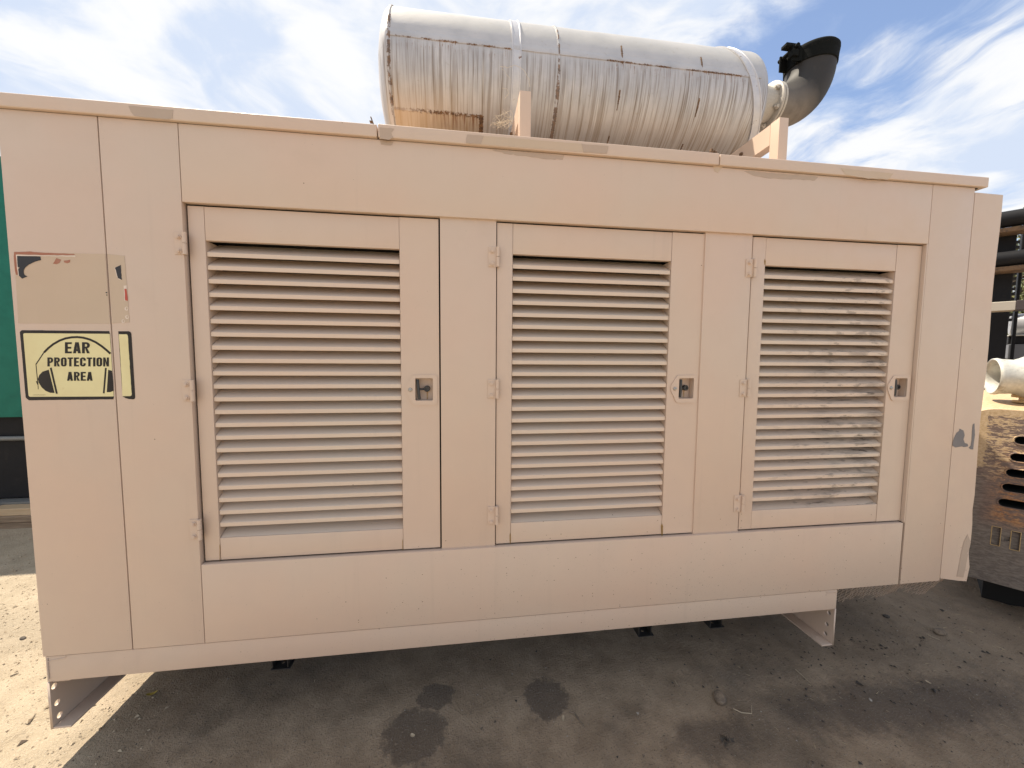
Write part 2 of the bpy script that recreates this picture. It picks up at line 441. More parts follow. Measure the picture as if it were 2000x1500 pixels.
M_YLEAF = mat('yellow_leaf', color=(.40, .30, .06), rough=.8)
M_PLEAF = mat('pale_dry_leaf', color=(.42, .34, .24), rough=.8)
M_STONE = mat('stone', dirt_metal((.22, .165, .115), (.12, .092, .070), .5, 0., .9, 30))
M_DRY = mat('dark_crumpled_leaf', dirt_metal((.05, .042, .035), (.09, .075, .06), .5, 0., .9, 60))
M_PGRIT = mat('pale_grit', color=(.34, .31, .27), rough=.9)
M_DGRIT = mat('dark_grit', color=(.05, .043, .037), rough=.95)

# ------------------------------------------------------------------ ground
def vnoise(X, Y, cell, seed):
    r = np.random.default_rng(seed); T = r.random((257, 257))
    gx, gy = X/cell + 500.3, Y/cell + 700.7
    ix, iy = np.floor(gx).astype(int), np.floor(gy).astype(int)
    fx, fy = gx-ix, gy-iy; fx = fx*fx*(3-2*fx); fy = fy*fy*(3-2*fy)
    a = T[ix % 257, iy % 257]; b = T[(ix+1) % 257, iy % 257]; c = T[ix % 257, (iy+1) % 257]; d_ = T[(ix+1) % 257, (iy+1) % 257]
    return (a*(1-fx)+b*fx)*(1-fy) + (c*(1-fx)+d_*fx)*fy - .5
def gheight(X, Y):
    X = np.asarray(X, float); Y = np.asarray(Y, float)
    def rv(a, cell, sd_):
        c, s_ = math.cos(a), math.sin(a); return vnoise(X*c-Y*s_, X*s_+Y*c, cell, sd_)
    h = .016*rv(.5, .55, 1) + .007*rv(1.1, .23, 2) + .005*rv(2.0, .13, 5) + .004*rv(.3, .085, 3) + .003*rv(1.6, .05, 6) + .0035*rv(2.7, .033, 4)
    k = 1 + 1.1*np.clip((X-1.3)/1.2, 0, 1)
    h = h*k
    h += .011*np.clip(vnoise(X*.5+Y*.9, Y*.5, .10, 9), 0, 1)*np.clip((X-1.2)/.8, 0, 1)*np.clip(3.5-X, 0, 1)
    e = np.clip(np.minimum.reduce([X+6, 6-X, Y+3, 5-Y])/.5, 0, 1)
    return h*e
def grid_mesh(xs, ys, zf):
    X, Y = np.meshgrid(xs, ys, indexing='ij'); Z = zf(X, Y)
    nx, ny = X.shape; co = np.stack([X, Y, Z], -1).reshape(-1, 3).astype(np.float32)
    i = np.arange(nx-1)[:, None]*ny + np.arange(ny-1)[None, :]
    q = np.stack([i, i+ny, i+ny+1, i+1], -1).reshape(-1)
    me = bpy.data.meshes.new('grid'); nf = (nx-1)*(ny-1)
    me.vertices.add(nx*ny); me.vertices.foreach_set('co', co.ravel())
    me.loops.add(nf*4); me.loops.foreach_set('vertex_index', q.astype(np.int32))
    me.polygons.add(nf); me.polygons.foreach_set('loop_start', np.arange(0, nf*4, 4, dtype=np.int32))
    me.polygons.foreach_set('loop_total', np.full(nf, 4, dtype=np.int32))
    me.update(calc_edges=True); me.shade_smooth(); return me
def spread(a, b, lo, hi, fine, coarse):
    s = [a]; 
    while s[-1] < b:
        x = s[-1]; dd = max(lo-x, x-hi, 0); s.append(x + fine + min(dd*.06, coarse))
    return np.array(s)
xs = np.concatenate([[-900, -300, -100, -40, -15], spread(-6, 6, -2.2, 4.0, .014, .08), [15, 40, 100, 300, 900]])
ys = np.concatenate([[-900, -300, -100, -40, -12], spread(-3, 5, -.6, .9, .014, .08), [12, 40, 100, 300, 900]])
gme = grid_mesh(xs, ys, gheight)
ground = tag(link('ground', gme, M_GROUND), 'bare dirt yard, sand coloured paler in the sun at left, oily soil coloured darker in shade', None, None, 'structure')
def gz(x, y): return float(gheight(np.array([x]), np.array([y]))[0])

# ------------------------------------------------------------------ the generator
GEN = tag(empty('generator_enclosure', (.5, .7, .13)), 'long tan steel generator with three louvered doors and a rusty silver muffler on its roof', 'generator')
def S(Y): return (1.55+Y)/1.55
def sx(x, Y): return x*S(Y)
def sz(z, Y): return 1.55+(z-1.55)*S(Y)

# cladding of the near side (face at Y = 0)
def panel(x0, x1, z0, z1, name='cladding_panel', y0=0., th=.012):
    return boxo(name, x0, x1, y0, y0+th, z0, z1, M_TAN, GEN, .0018)
PZ0, PZ1, HZ0, BZ1 = .424, 2.371, 2.100, .742
boxo('cladding_panel', -1.545, -1.2493, 0, .012, PZ0, PZ1, M_TAN, GEN, .0018)
boxo('cladding_panel', -1.2458, -.9975, 0, .028, PZ0, PZ1, M_TAN, GEN, .0022)
boxo('header_panel', -.9955, 2.1905, 0, .028, HZ0, PZ1, M_TAN, GEN, .0030)
boxo('base_panel', -.9955, 2.1805, 0, .028, PZ0, BZ1, M_TAN, GEN, .0022)
boxo('cladding_panel', 2.1925, 2.4285, 0, .012, PZ0, PZ1, M_TAN, GEN, .0018)
boxo('door_jamb', 2.1845, 2.1915, .0005, .0285, BZ1+.001, HZ0-.001, M_TAN, GEN, .001)
# cladding right end: bent, dented corner post
bm = bmesh.new()
nz = 26
for side in (0,):
    front = []
    for i in range(nz+1):
        t = i/nz; z = .4145 + (2.351-.4145)*t
        dent = math.exp(-((z-.62)/.16)**2)*.010*math.sin(z*30) if z < 1.0 else 0
        xr = 2.603 + dent + (0.004*math.sin(z*9))
        if z < .52: xr -= (.52-z)*.10
        front.append((z, xr, .012*math.exp(-((z-.45)/.2)**2)))
    rows = []
    for z, xr, by in front:
        zl = z if z > .5 else max(z, .436) 
        rows.append([bm.verts.new((2.4325, .001, zl if z > .45 else .436)), bm.verts.new((2.55, .003-by*.2, z)), bm.verts.new((xr-.006, .004-by, z)),
                     bm.verts.new((xr, .010-by, z)), bm.verts.new((xr+.001, .035, z)), bm.verts.new((xr-.002, .037, z)), bm.verts.new((xr-.005, .016, z)), bm.verts.new((2.4325, .010, zl if z > .45 else .436))])
    for a, b in zip(rows, rows[1:]):
        for k in range(8): bm.faces.new((a[k], a[(k+1) % 8], b[(k+1) % 8], b[k]))
    bm.faces.new(rows[0]); bm.faces.new(rows[-1][::-1])
END = link('end_panel', finish(bm, True, 30), M_TAN, GEN)
END['label'] = 'dented tan end panel with bare grey patches'
# shell behind the cladding
bm = bmesh.new()
box(bm, -1.545, -1.535, .014, 1.42, PZ0, PZ1); box(bm, 2.59, 2.60, .04, 1.42, .43, PZ1-.02)
box(bm, -1.533, 2.588, 1.40, 1.42, PZ0, PZ1)
link('shell_wall', finish(bm), M_TAN, GEN)
bm = bmesh.new()
box(bm, -1.53, 2.585, .10, 1.39, PZ0+.004, PZ0+.02); box(bm, -1.53, 2.585, .13, .135, .45, 2.36)
link('interior_liner', finish(bm), M_BLACKIN, GEN)
boxo('seam_backing', -1.2675, -1.2275, .029, .034, PZ0+.01, PZ1-.01, M_BLACKIN, GEN, 0)
boxo('seam_backing', 2.171, 2.211, .029, .034, HZ0+.02, PZ1-.01, M_BLACKIN, GEN, 0)
boxo('seam_backing', 2.171, 2.211, .029, .034, PZ0+.01, BZ1-.02, M_BLACKIN, GEN, 0)
boxo('door_backing', -1.0, 2.19, .0295, .033, HZ0-.01+.02, HZ0+.06, M_BLACKIN, GEN, 0)
# roof caps
caps = [(-1.575, -.3125), (-.3080, 1.0895), (1.0940, 2.484)]
for i, (a, b) in enumerate(caps):
    bm = bmesh.new()
    dz_ = (0, .0025, 0)[i]
    box(bm, a, b, -.0125-(.001 if i == 1 else 0), 1.44, 2.373, 2.4185+dz_, .004, 3)
    link('roof_cap', finish(bm, True, 40), M_TAN, GEN)
boxo('roof_gasket', -1.54, 2.45, .004, 1.41, 2.3695, 2.3735, M_BLACKIN, GEN, 0)

# pillars between doors
PY = .0115
for a, b in ((-.0815, .1415), (1.0505, 1.2755)):
    boxo('door_pillar', sx(a, PY), sx(b, PY), PY, PY+.02, BZ1-.004, HZ0+.004, M_TAN, GEN, .002)

# doors
DY = .0175
def make_door(x0, x1, ox0, ox1):
    z0, z1, oz0, oz1 = .7570, 2.0880, .845, 1.9675
    X0, X1, O0, O1 = [sx(v, DY) for v in (x0, x1, ox0, ox1)]
    Z0, Z1, Q0, Q1 = [sz(v, DY) for v in (z0, z1, oz0, oz1)]
    bm = bmesh.new()                                   # inner rim of the louver opening
    t = .0025
    box(bm, O0-t, O0-.0003, DY+.004, DY+.097, Q0, Q1); box(bm, O1+.0003, O1+t, DY+.004, DY+.097, Q0, Q1)
    box(bm, O0, O1, DY+.004, DY+.02, Q1+.0003, Q1+t)
    door = link('louvered_door', finish(bm), M_TAN, GEN)
    # stiles, the right one pierced for the latch
    boxo('door_stile', X0, O0-.0006, DY, DY+.022, Z0, Z1, M_TAN, door, .0018)
    lx0, lx1, lz0, lz1 = X1-.0965, X1-.0255, 1.371, 1.463
    hole = [(lx0+.001, lz0+.001), (lx1-.001, lz0+.001), (lx1-.001, lz1-.001), (lx0+.001, lz1-.001)]
    me = plate([[(O1+.0006, Z0), (X1, Z0), (X1, Z1), (O1+.0006, Z1)], hole], .006)
    xf(me, lambda c: Vector((c.x, DY+.003+c.z, c.y)))
    link('door_stile', me, M_TAN, door)
    boxo('door_rail', O0+.0004, O1-.0004, DY+.0006, DY+.022, Q1, Z1-.0002, M_TAN, door, .0018)
    boxo('door_rail', O0+.0004, O1-.0004, DY+.0006, DY+.022, Z0+.0002, Q0, M_TAN, door, .0018)
    # louver slats
    pitch = (1.912-.887)/21*S(DY)
    zb = sz(.887, DY)
    prof = [(.0045, .0006), (.0055, -.0004), (.0075, 0), (.0075, .0135), (.080, .0600), (.0785, .0618), (.0062, .0165), (.0046, .0150)]
    bm = bmesh.new(); prism(bm, [(DY+p_[0], p_[1]) for p_ in prof], 'X', O0+.0012, O1-.0012)
    sm = finish(bm); sm.materials.append(M_SLAT)
    for k in range(22):
        o = link('louver_slat', sm, None, door); o.location = (0, random.uniform(-.0006, .0006), zb + k*pitch + random.uniform(-.0005, .0005))
        o.rotation_euler = (0, random.uniform(-.0006, .0006), 0)
    bm = bmesh.new(); prism(bm, [(DY+.0035, Q0-.001), (DY+.006, Q0-.004), (DY+.082, Q0+.042), (DY+.0805, Q0+.044)], 'X', O0+.0012, O1-.0012)
    link('louver_slat', finish(bm), M_SLAT, door)
    # black sheet standing in for the unlit interior behind the blades
    bm = bmesh.new(); box(bm, O0+.001, O1-.001, DY+.098, DY+.101, Q0+.02, Q1-.005); link('dark_back_sheet', finish(bm), M_BLACKIN, door)
    return X0, X1, lx0, lx1, lz0, lz1
doors = [(-.9795, -.0875, -.925, -.2375), (.1445, 1.0465, .2085, .8965), (1.2785, 2.1575, 1.3435, 2.0215)]
latch_rects = []
for dd in doors: latch_rects.append(make_door(*dd))
# dark reveal strips that back the gaps round the doors
for dd in doors:
    for xa in (sx(dd[0], DY), sx(dd[1], DY)): boxo('door_seal', xa-.014, xa+.014, .0425, .045, .742, 2.11, M_BLACKIN, GEN, 0)

# latches
def rr(x0, x1, z0, z1, r, n=5):
    pts = []
    for cx, cz, a0 in ((x1-r, z1-r, 0), (x0+r, z1-r, 90), (x0+r, z0+r, 180), (x1-r, z0+r, 270)):
        for i in range(n+1):
            a = R(a0+90*i/n); pts.append((cx+r*math.cos(a), cz+r*math.sin(a)))
    return pts
for i, (X0, X1, lx0, lx1, lz0, lz1) in enumerate(latch_rects):
    cx, cz = (lx0+lx1)/2, (lz0+lz1)/2
    L = empty('door_latch', (cx, DY, cz), GEN)
    outer = [(lx0-.008, lz1+.012), (lx1+.010, lz1+.014), (lx1+.0175, lz1+.006), (lx1+.0175, lz0-.010), (lx1+.008, lz0-.0185), (lx0-.002, lz0-.0185), (lx0-.012, lz0-.012),
             (lx0-.036, cz-.012), (lx0-.038, cz+.004), (lx0-.036, cz+.016)]
    me = plate([outer, rr(lx0, lx1, lz0, lz1, .006)], .005); xf(me, lambda c: Vector((c.x, DY-.0016+c.z, c.y)))
    link('latch_plate', me, M_TAN, L)
    bm = bmesh.new(); t = .0015; dpt = .030               # recessed pan
    box(bm, lx0-t, lx0, DY-.001, DY+dpt, lz0-t, lz1+t); box(bm, lx1, lx1+t, DY-.001, DY+dpt, lz0-t, lz1+t)
    box(bm, lx0+.0001, lx1-.0001, DY-.001, DY+dpt, lz1, lz1+t); box(bm, lx0+.0001, lx1-.0001, DY-.001, DY+dpt, lz0-t, lz0)
    box(bm, lx0, lx1, DY+dpt+.0005, DY+dpt+.003, lz0, lz1)
    link('latch_pan', finish(bm), M_TAN, L)
    hx = lx0+.012; lean = (.08, -.02, .02)[i]
    bm = bmesh.new(); tube(bm, [(hx-lean*.04, DY+.004, cz+.040), (hx, DY+.001, cz), (hx+lean*.04, DY+.004, cz-.040)], .0062, 12)
    link('latch_handle', finish(bm, True), M_DARKST, L)
    bm = bmesh.new(); tube(bm, [(hx, DY+.004, cz), (hx+.018, DY+.012, cz), (hx+.028, DY+.022, cz)], .0045, 10)
    link('latch_arm', finish(bm, True), M_DARKST, L)
    bm = bmesh.new(); lathe(bm, [(0, .0125), (.016, .0125), (.018, .011), (.018, .007), (.013, .0065), (.013, .0001)], (cx+.010, DY+dpt, cz+.001), (0, -1, 0), 24)
    link('lock_cylinder', finish(bm, True), M_DARKST, L)
    bm = bmesh.new(); lathe(bm, [(0, .0085), (.003, .0082), (.006, .006), (.007, .0001)], (lx0-.019, DY-.0028, cz-.001), (0, -1, 0), 24)
    link('latch_screw', finish(bm, True), M_STEEL, L)
    bm = bmesh.new(); box(bm, lx0-.0235, lx0-.0145, DY-.0102, DY-.0092, cz-.002, cz-.0005); link('screw_slot', finish(bm), M_DARKST, L)
    for (ax, az) in ((lx0-.004, lz1+.006), (lx1+.009, lz1+.009), (lx0-.002, lz0-.010), (lx1+.009, lz0-.010)):
        bm = bmesh.new(); lathe(bm, [(0, .0030), (.0010, .0026), (.0016, .0001)], (ax, DY-.0027, az), (0, -1, 0), 10)
        link('rivet', finish(bm, True), M_RAIL, L)
    bm = bmesh.new(); box(bm, cx+.007, cx+.013, DY+dpt-.0006, DY+dpt+.0002, lz0+.002, cz-.008); link('rust_run', finish(bm), mat('latch_rust_run', dirt_metal((.42, .26, .13), (.50, .36, .22), .5, 0, .8, 60)), L)

# hinges
def hinge(xl, xk, zc, Y, wash):
    h = empty('hinge', (xk, Y, zc), GEN); hh = .0395
    if wash: bm = bmesh.new(); box(bm, xl, xk-.003, Y-.0028, Y-.0003, zc-hh, zc+hh*1.0, .0006, 1)
    else: bm = bmesh.new(); box(bm, xl, xk-.003, Y-.0028, Y-.0003, zc-hh, zc+hh, .0006, 1)
    link('hinge_leaf', finish(bm, True), M_TAN, h)
    bm = bmesh.new(); cyl(bm, (xk, Y-.006, zc-hh), (xk, Y-.006, zc-.0008), .0072, n=20); link('hinge_knuckle', finish(bm, True), M_TAN, h)
    bm = bmesh.new(); cyl(bm, (xk, Y-.006, zc+.0008), (xk, Y-.006, zc+hh), .0072, n=20); link('hinge_knuckle', finish(bm, True), M_TAN, h)
    bx = (xl+xk)/2-.004
    for s in (-.0275, .0225):
        bm = bmesh.new(); lathe(bm, [(0, .0105), (.0018, .0102), (.002, .0075)], (bx, Y-.0028, zc+s), (0, -1, 0), 24, True, True)
        box2 = bmesh.new(); cyl(box2, (bx, Y-.0045, zc+s), (bx, Y-.0100, zc+s), .0072, .0068, n=6); cyl(box2, (bx, Y-.0100, zc+s), (bx, Y-.0112, zc+s), .0035, .003, n=12)
        me = bpy.data.meshes.new('t'); box2.to_mesh(me); box2.free(); bm.from_mesh(me); bpy.data.meshes.remove(me)
        link('hinge_bolt', finish(bm, True, 30), M_TAN, h)
for zc in (1.952, 1.417, .885):
    hinge(-1.027, -.990, zc, 0., 1)
for zc in (1.952, 1.419, .883):
    hinge(sx(.109, PY), sx(.1475, PY), sz(zc, PY), PY, 0)
    hinge(sx(1.2475, PY), sx(1.293, PY)-.004, sz(zc, PY), PY, 0)

# skid
SK = boxo('skid_rail', -1.541, 1.835, .004, .012, .3215, .4205, M_RAIL, GEN, .0015)
bm = bmesh.new(); box(bm, -1.53, 1.825, .0125, .07, .3225, .330); box(bm, -1.53, 1.825, .0125, .07, .412, .4195)
link('rail_flange', finish(bm), M_RAIL, GEN)
def channel(xw, s, holes):
    """cross channel: web at xw, flanges reaching inwards (s = +1 right, -1 left)"""
    c = empty('skid_channel', (xw, .7, .13), GEN)
    n0 = [(.004, .1305), (1.40, .1305), (1.40, .3195), (.004, .3195)]
    me = plate([n0] + [circle(y, z, .0105, 18) for y, z in holes], .008)
    xf(me, lambda v: Vector((xw + s*.004 + v.z, v.x, v.y))); link('channel_web', me, M_RAIL, c)
    bm = bmesh.new()
    xa, xb = (xw+s*.0085, xw+s*.068); box(bm, min(xa, xb), max(xa, xb), .004, 1.40, .1305, .1385, .001, 1)
    link('channel_flange', finish(bm), M_RAIL, c)
    bm = bmesh.new(); box(bm, min(xa, xb), max(xa, xb), .014, 1.40, .311, .3192, .001, 1)
    link('channel_flange', finish(bm), M_RAIL, c)
    return c
channel(-1.543, 1, [(.019, .291), (.025, .219), (.030, .163)])
ch = channel(1.837, -1, [(.032, .281), (.039, .217), (.043, .164)])
bm = bmesh.new(); cyl(bm, (1.80, .06, .1385), (1.80, .06, .141), .008, n=14); link('flange_bolt', finish(bm, True), M_RAIL, ch)
# weld beads at the rail ends
bm = bmesh.new()
for k in range(22):
    z = .335+k*.0037; cyl(bm, (-1.5335, .0035, z), (-1.5335, .0022, z+.001), .0028+random.uniform(-.0006, .0006), .0018, 8)
link('weld_bead', finish(bm, True), M_PATCH, GEN)
bm = bmesh.new(); tube(bm, [(-1.535, .003, .401), (-1.52, .003, .4065), (-1.50, .003, .4085), (-1.478, .003, .4115), (-1.473, .003, .4175)], .0016, 6)
link('weld_bead', finish(bm, True), M_RAIL, GEN)
bm = bmesh.new(); tube(bm, [(1.775, .003, .410), (1.79, .002, .4125), (1.805, .003, .409), (1.82, .003, .412), (1.826, .003, .405)], .002, 6)
link('weld_bead', finish(bm, True), M_RAIL, GEN)
# base frame under the floor and small brackets that hang below the rail
bm = bmesh.new()
box(bm, -1.53, 2.55, .16, .20, .36, .41)
for xx in (-.6, .1, .8, 1.5): box(bm, xx-.03, xx+.03, .12, 1.38, .28, .345)
link('base_frame', finish(bm), M_BLACKIN, GEN)
for (x, y, z) in ((-.775, .10, .205), (.885, .087, .205), (1.268, .098, .205)):
    bm = bmesh.new()
    me = plate([[(x-.036, y), (x+.042, y), (x+.042, y+.09), (x-.036, y+.09)], circle(x, y+.035, .007, 12)], .004)
    xf(me, lambda c: Vector((c.x, c.y, z+c.z))); bm.from_mesh(me)
    box(bm, x-.034, x-.030, y+.006, y+.085, z+.0021, z+.115); box(bm, x+.028, x+.032, y+.006, y+.085, z+.0021, z+.115)
    box(bm, x-.036, x+.034, y+.06, y+.065, z+.05, z+.118)
    link('mounting_bracket', finish(bm), M_DARKST, GEN)  # dark colour paints in the shade under the rail
# expanded-metal guard drooping under the right end
bm = bmesh.new()
def wire(a, b, w=.0011):
    tube(bm, [a, b], w, 4)
def gpt(u, v): return Vector((1.88 + u*.70, .055 + v*.10 + .006*math.sin(u*19), .425 - v*.17 + .012*math.sin(u*11) - (.02 if u < .25 else 0)))
NU, NV = 30, 6
for i in range(NU):
    for j in range(NV):
        o = .5 if j % 2 else 0
        a = gpt((i+o)/NU, j/NV); b = gpt((i+o+.5)/NU, (j+1)/NV); c = gpt((i+o-.5)/NU, (j+1)/NV)
        if j >= 5 and random.random() < .3: continue
        wire(a, b); wire(a, c)
link('expanded_mesh_guard', finish(bm), M_RAIL, GEN)

# ---- flat print and marks: thin sheets proud of the paint
def pxpoly(pts, ox, oy, k, Y=0.): return [tuple(at(ox+x/k, oy+y/k, Y).xz) for x, y in pts]
def sheet(name, loops, Y, m, parent, th=.0004):
    me = plate(loops, th); xf(me, lambda c: Vector((c.x, Y+c.z, c.y)))
    return link(name, me, m, parent)
def rough_edge(pts, amp, step):
    out_ = []
    for i, p_ in enumerate(pts):
        q = pts[(i+1) % len(pts)]; L_ = math.hypot(q[0]-p_[0], q[1]-p_[1]); n_ = max(1, int(L_/step))
        for k in range(n_):
            t = k/n_; out_.append((p_[0]+(q[0]-p_[0])*t+random.uniform(-amp, amp), p_[1]+(q[1]-p_[1])*t+random.uniform(-amp, amp)))
    return out_
SG = empty('warning_sticker', (-1.36, -.001, 1.51), GEN); SG['label'] = 'yellow and black EAR PROTECTION AREA sticker split by the panel seam'
K6 = (0, 620, 6.6667)
sheet('sticker_border', [rough_edge(pxpoly([(262, 190), (285, 165), (1422, 178), (1434, 214), (1446, 400), (1486, 1030), (1478, 1066), (380, 1078), (338, 1045)], *K6), .0003, .012)], -.0006, M_INK, SG)
sheet('sticker_border', [pxpoly([(1542, 180), (1680, 180), (1700, 190), (1712, 215), (1762, 1040), (1753, 1060), (1735, 1067), (1680, 1062), (1640, 1052), (1597, 1026)], *K6)], -.0006, M_INK, SG)
sheet('sticker_face', [pxpoly([(308, 222), (312, 210), (325, 205), (1432, 214), (1446, 400), (1484, 1028), (400, 1033), (385, 1028), (376, 1010)], *K6)], -.0011, M_YEL, SG)
sheet('sticker_face', [rough_edge(pxpoly([(1550, 218), (1650, 220), (1664, 226), (1668, 245), (1718, 1000), (1714, 1016), (1700, 1023), (1597, 1026), (1590, 860), (1582, 700), (1570, 500), (1558, 350)], *K6), .0005, .01)], -.0011, M_YEL, SG)
arc = [(580, 455), (635, 400), (700, 348), (780, 302), (860, 273), (940, 259), (1010, 256), (1090, 264), (1170, 286), (1250, 322), (1330, 375), (1395, 428), (1443, 472)]
def band(line, w):
    L1, L2 = [], []
    for i, p_ in enumerate(line):
        a = line[max(i-1, 0)]; b = line[min(i+1, len(line)-1)]; l = math.hypot(b[0]-a[0], b[1]-a[1])
        nx, ny = -(b[1]-a[1])/l*w/2, (b[0]-a[0])/l*w/2
        L1.append((p_[0]+nx, p_[1]+ny)); L2.append((p_[0]-nx, p_[1]-ny))
    return L1 + L2[::-1]
sym = [band(arc, 27), band([(578, 455), (474, 612)], 13), band([(474, 606), (497, 840)], 9), band([(499, 838), (504, 935)], 7), band([(480, 830), (500, 875)], 12),
       [(640, 680), (716, 982), (660, 980), (600, 955), (548, 908), (512, 850), (500, 800), (520, 748), (562, 705)],
       band([(667, 655), (746, 992)], 24), band([(1384, 657), (1356, 987)], 22),
       [(1414, 682), (1462, 695), (1472, 760), (1478, 850), (1481, 955), (1440, 972), (1396, 972)]]
bm = bmesh.new()
for s_ in sym:
    me = plate([pxpoly(s_, *K6)], .0004); xf(me, lambda c: Vector((c.x, -.0016+c.z, c.y))); bm.from_mesh(me); bpy.data.meshes.remove(me)
link('headphone_symbol', finish(bm), M_INK, SG)
def glyph(c, w, sv, sh):
    """condensed block capitals: width w, height 1, stem sv, bar sh"""
    def el(x0, x1, y0, y1, n=6, r=.38):                  # rounded box outline
        rx = min((x1-x0)/2, r*w*1.1); ry = rx*1.05; p = []
        for cx, cy, a0 in ((x1-rx, y1-ry, 0), (x0+rx, y1-ry, 90), (x0+rx, y0+ry, 180), (x1-rx, y0+ry, 270)):
            for k in range(n+1): a = R(a0+90*k/n); p.append((cx+rx*math.cos(a), cy+ry*math.sin(a)))
        return p
    def bowl(yb):                                        # right half of P and R
        o = [(0, 1), (w*.55, 1)]; r = w*.45; ry = (1-yb)/2
        o += [(w*.55+r*math.sin(R(a)), 1-ry+ry*math.cos(R(a))) for a in range(15, 180, 15)]
        return o + [(w*.55, yb)]
    def inner(yb):
        ry = (1-yb)/2-sh; r = max(w*.45-sv, .03)
        return [(sv, 1-sh), (w*.55, 1-sh)] + [(w*.55+r*math.sin(R(a)), (1+yb)/2+ry*math.cos(R(a))) for a in range(20, 180, 20)] + [(w*.55, yb+sh), (sv, yb+sh)]
    if c == 'E': return [[(0, 0), (w, 0), (w, sh), (sv, sh), (sv, .5-sh/2), (w*.92, .5-sh/2), (w*.92, .5+sh/2), (sv, .5+sh/2), (sv, 1-sh), (w, 1-sh), (w, 1), (0, 1)]]
    if c == 'T': return [[(w/2-sv/2, 0), (w/2+sv/2, 0), (w/2+sv/2, 1-sh), (w, 1-sh), (w, 1), (0, 1), (0, 1-sh), (w/2-sv/2, 1-sh)]]
    if c == 'I': return [[(0, 0), (sv, 0), (sv, 1), (0, 1)]]
    if c == 'N': return [[(0, 0), (sv*.92, 0), (sv*.92, .62), (w-sv, 0), (w, 0), (w, 1), (w-sv*.92, 1), (w-sv*.92, .38), (sv, 1), (0, 1)]]
    if c == 'A': return [[(0, 0), (sv, 0), (sv+w*.07, .20), (w-sv-w*.07, .20), (w-sv, 0), (w, 0), (w/2+sv*.62, 1), (w/2-sv*.62, 1)], [(sv+w*.11, .20+sh*.95), (w-sv-w*.11, .20+sh*.95), (w/2, .78)]]
    if c == 'O': return [el(0, w, 0, 1), el(sv, w-sv, sh, 1-sh, 6, .2)]
    if c == 'P': return [bowl(.40) + [(sv, .40), (sv, 0), (0, 0)], inner(.40)]
    if c == 'R': return [bowl(.44)[:-1] + [(w, 0), (w-sv*1.05, 0), (sv+.035, .44), (sv, .44), (sv, 0), (0, 0)], inner(.44)]
    if c == 'C':
        o = el(0, w, 0, 1); i_ = el(sv, w-sv, sh, 1-sh, 6, .2)
        up = [p for p in o if p[1] > .63]; lo = [p for p in o if p[1] < .37]; iu = [p for p in i_ if p[1] > .63]; il = [p for p in i_ if p[1] < .37]
        return [[(w, .64)] + up + lo + [(w, .36), (w-sv, .36)] + il[::-1] + iu[::-1] + [(w-sv, .64)]]
def text_px(txt, x0, x1, y0, y1, K, Y, m, parent, w=.55):
    ws = [{'I': .23, 'T': w*.93, 'E': w*.88}.get(c, w) for c in txt]; gap = .095; tot = sum(ws)+gap*(len(txt)-1); ox, oy, k = K; cur = 0.
    for c, w_ in zip(txt, ws):
        me = plate([[(cur+x, y) for x, y in lp] for lp in glyph(c, w_, .225, .165)], .0)
        def T(v):
            x = x0+(x1-x0)*v.x/tot; y = y1+(y0-y1)*v.y; q = at(ox+x/k, oy+y/k, 0.); return Vector((q.x, Y, q.z))
        xf(me, T); link('letter', me, m, parent); cur += w_+gap
text_px('EAR', 852, 1176, 323, 467, K6, -.0019, M_INK, SG, .62)
text_px('PROTECTION', 624, 1424, 521, 638, K6, -.0019, M_INK, SG, .56)
text_px('AREA', 880, 1212, 709, 824, K6, -.0019, M_INK, SG, .58)
bm = bmesh.new()
for k in range(14):
    x = 440 + k*11.5; me = plate([pxpoly([(x, 1006), (x+7, 1006), (x+7, 1011), (x, 1011)], *K6)], .0002)
    xf(me, lambda c: Vector((c.x, -.0016+c.z, c.y))); bm.from_mesh(me); bpy.data.meshes.remove(me)
link('small_print', finish(bm), M_CHAR, SG)
# remains of an older sticker above it
OS = empty('torn_sticker', (-1.36, -.001, 1.78), GEN); OS['label'] = 'pale rectangle of a scraped-off sticker with black and red remnants'
K5 = (20, 480, 7.6923)
sheet('adhesive_residue', [rough_edge(pxpoly([(60, 95), (1432, 122), (1502, 1168), (125, 1165)], *K5), .0008, .02)], -.0005, M_GHOST, OS)
sheet('adhesive_residue', [rough_edge(pxpoly([(1462, 125), (1720, 150), (1795, 1150), (1535, 1165)], *K5), .0008, .02)], -.0005, M_GHOST, OS)
sheet('brown_border', [rough_edge(pxpoly([(60, 92), (300, 90), (520, 104), (750, 116), (965, 122), (975, 140), (600, 143), (105, 133), (95, 160), (110, 320), (118, 440), (88, 435), (66, 300)], *K5), .0012, .012)], -.0010, M_BRN, OS)
sheet('white_edge', [rough_edge(pxpoly([(92, 140), (105, 133), (520, 145), (980, 150), (985, 168), (520, 158), (112, 152), (126, 330), (140, 450), (128, 448), (108, 330)], *K5), .0006, .012)], -.0013, M_PALE, OS)
sheet('black_remnant', [rough_edge(pxpoly([(110, 155), (460, 163), (470, 215), (380, 240), (290, 282), (235, 325), (210, 365), (207, 410), (225, 440), (262, 460), (185, 495), (142, 452), (126, 352), (150, 330), (120, 318)], *K5), .0005, .012)], -.0016, M_CHAR, OS)
sheet('black_remnant', [rough_edge(pxpoly([(1578, 330), (1662, 290), (1682, 515), (1625, 485)], *K5), .0007, .008)], -.0012, M_CHAR, OS)
sheet('white_edge', [rough_edge(pxpoly([(1568, 325), (1588, 330), (1632, 490), (1680, 520), (1640, 505), (1606, 470)], *K5), .0005, .008)], -.0009, M_PALE, OS)
sheet('brown_remnant', [rough_edge(pxpoly([(650, 272), (665, 240), (700, 185), (772, 212), (742, 258), (700, 280)], *K5), .0008, .01)], -.0012, M_BRN, OS)
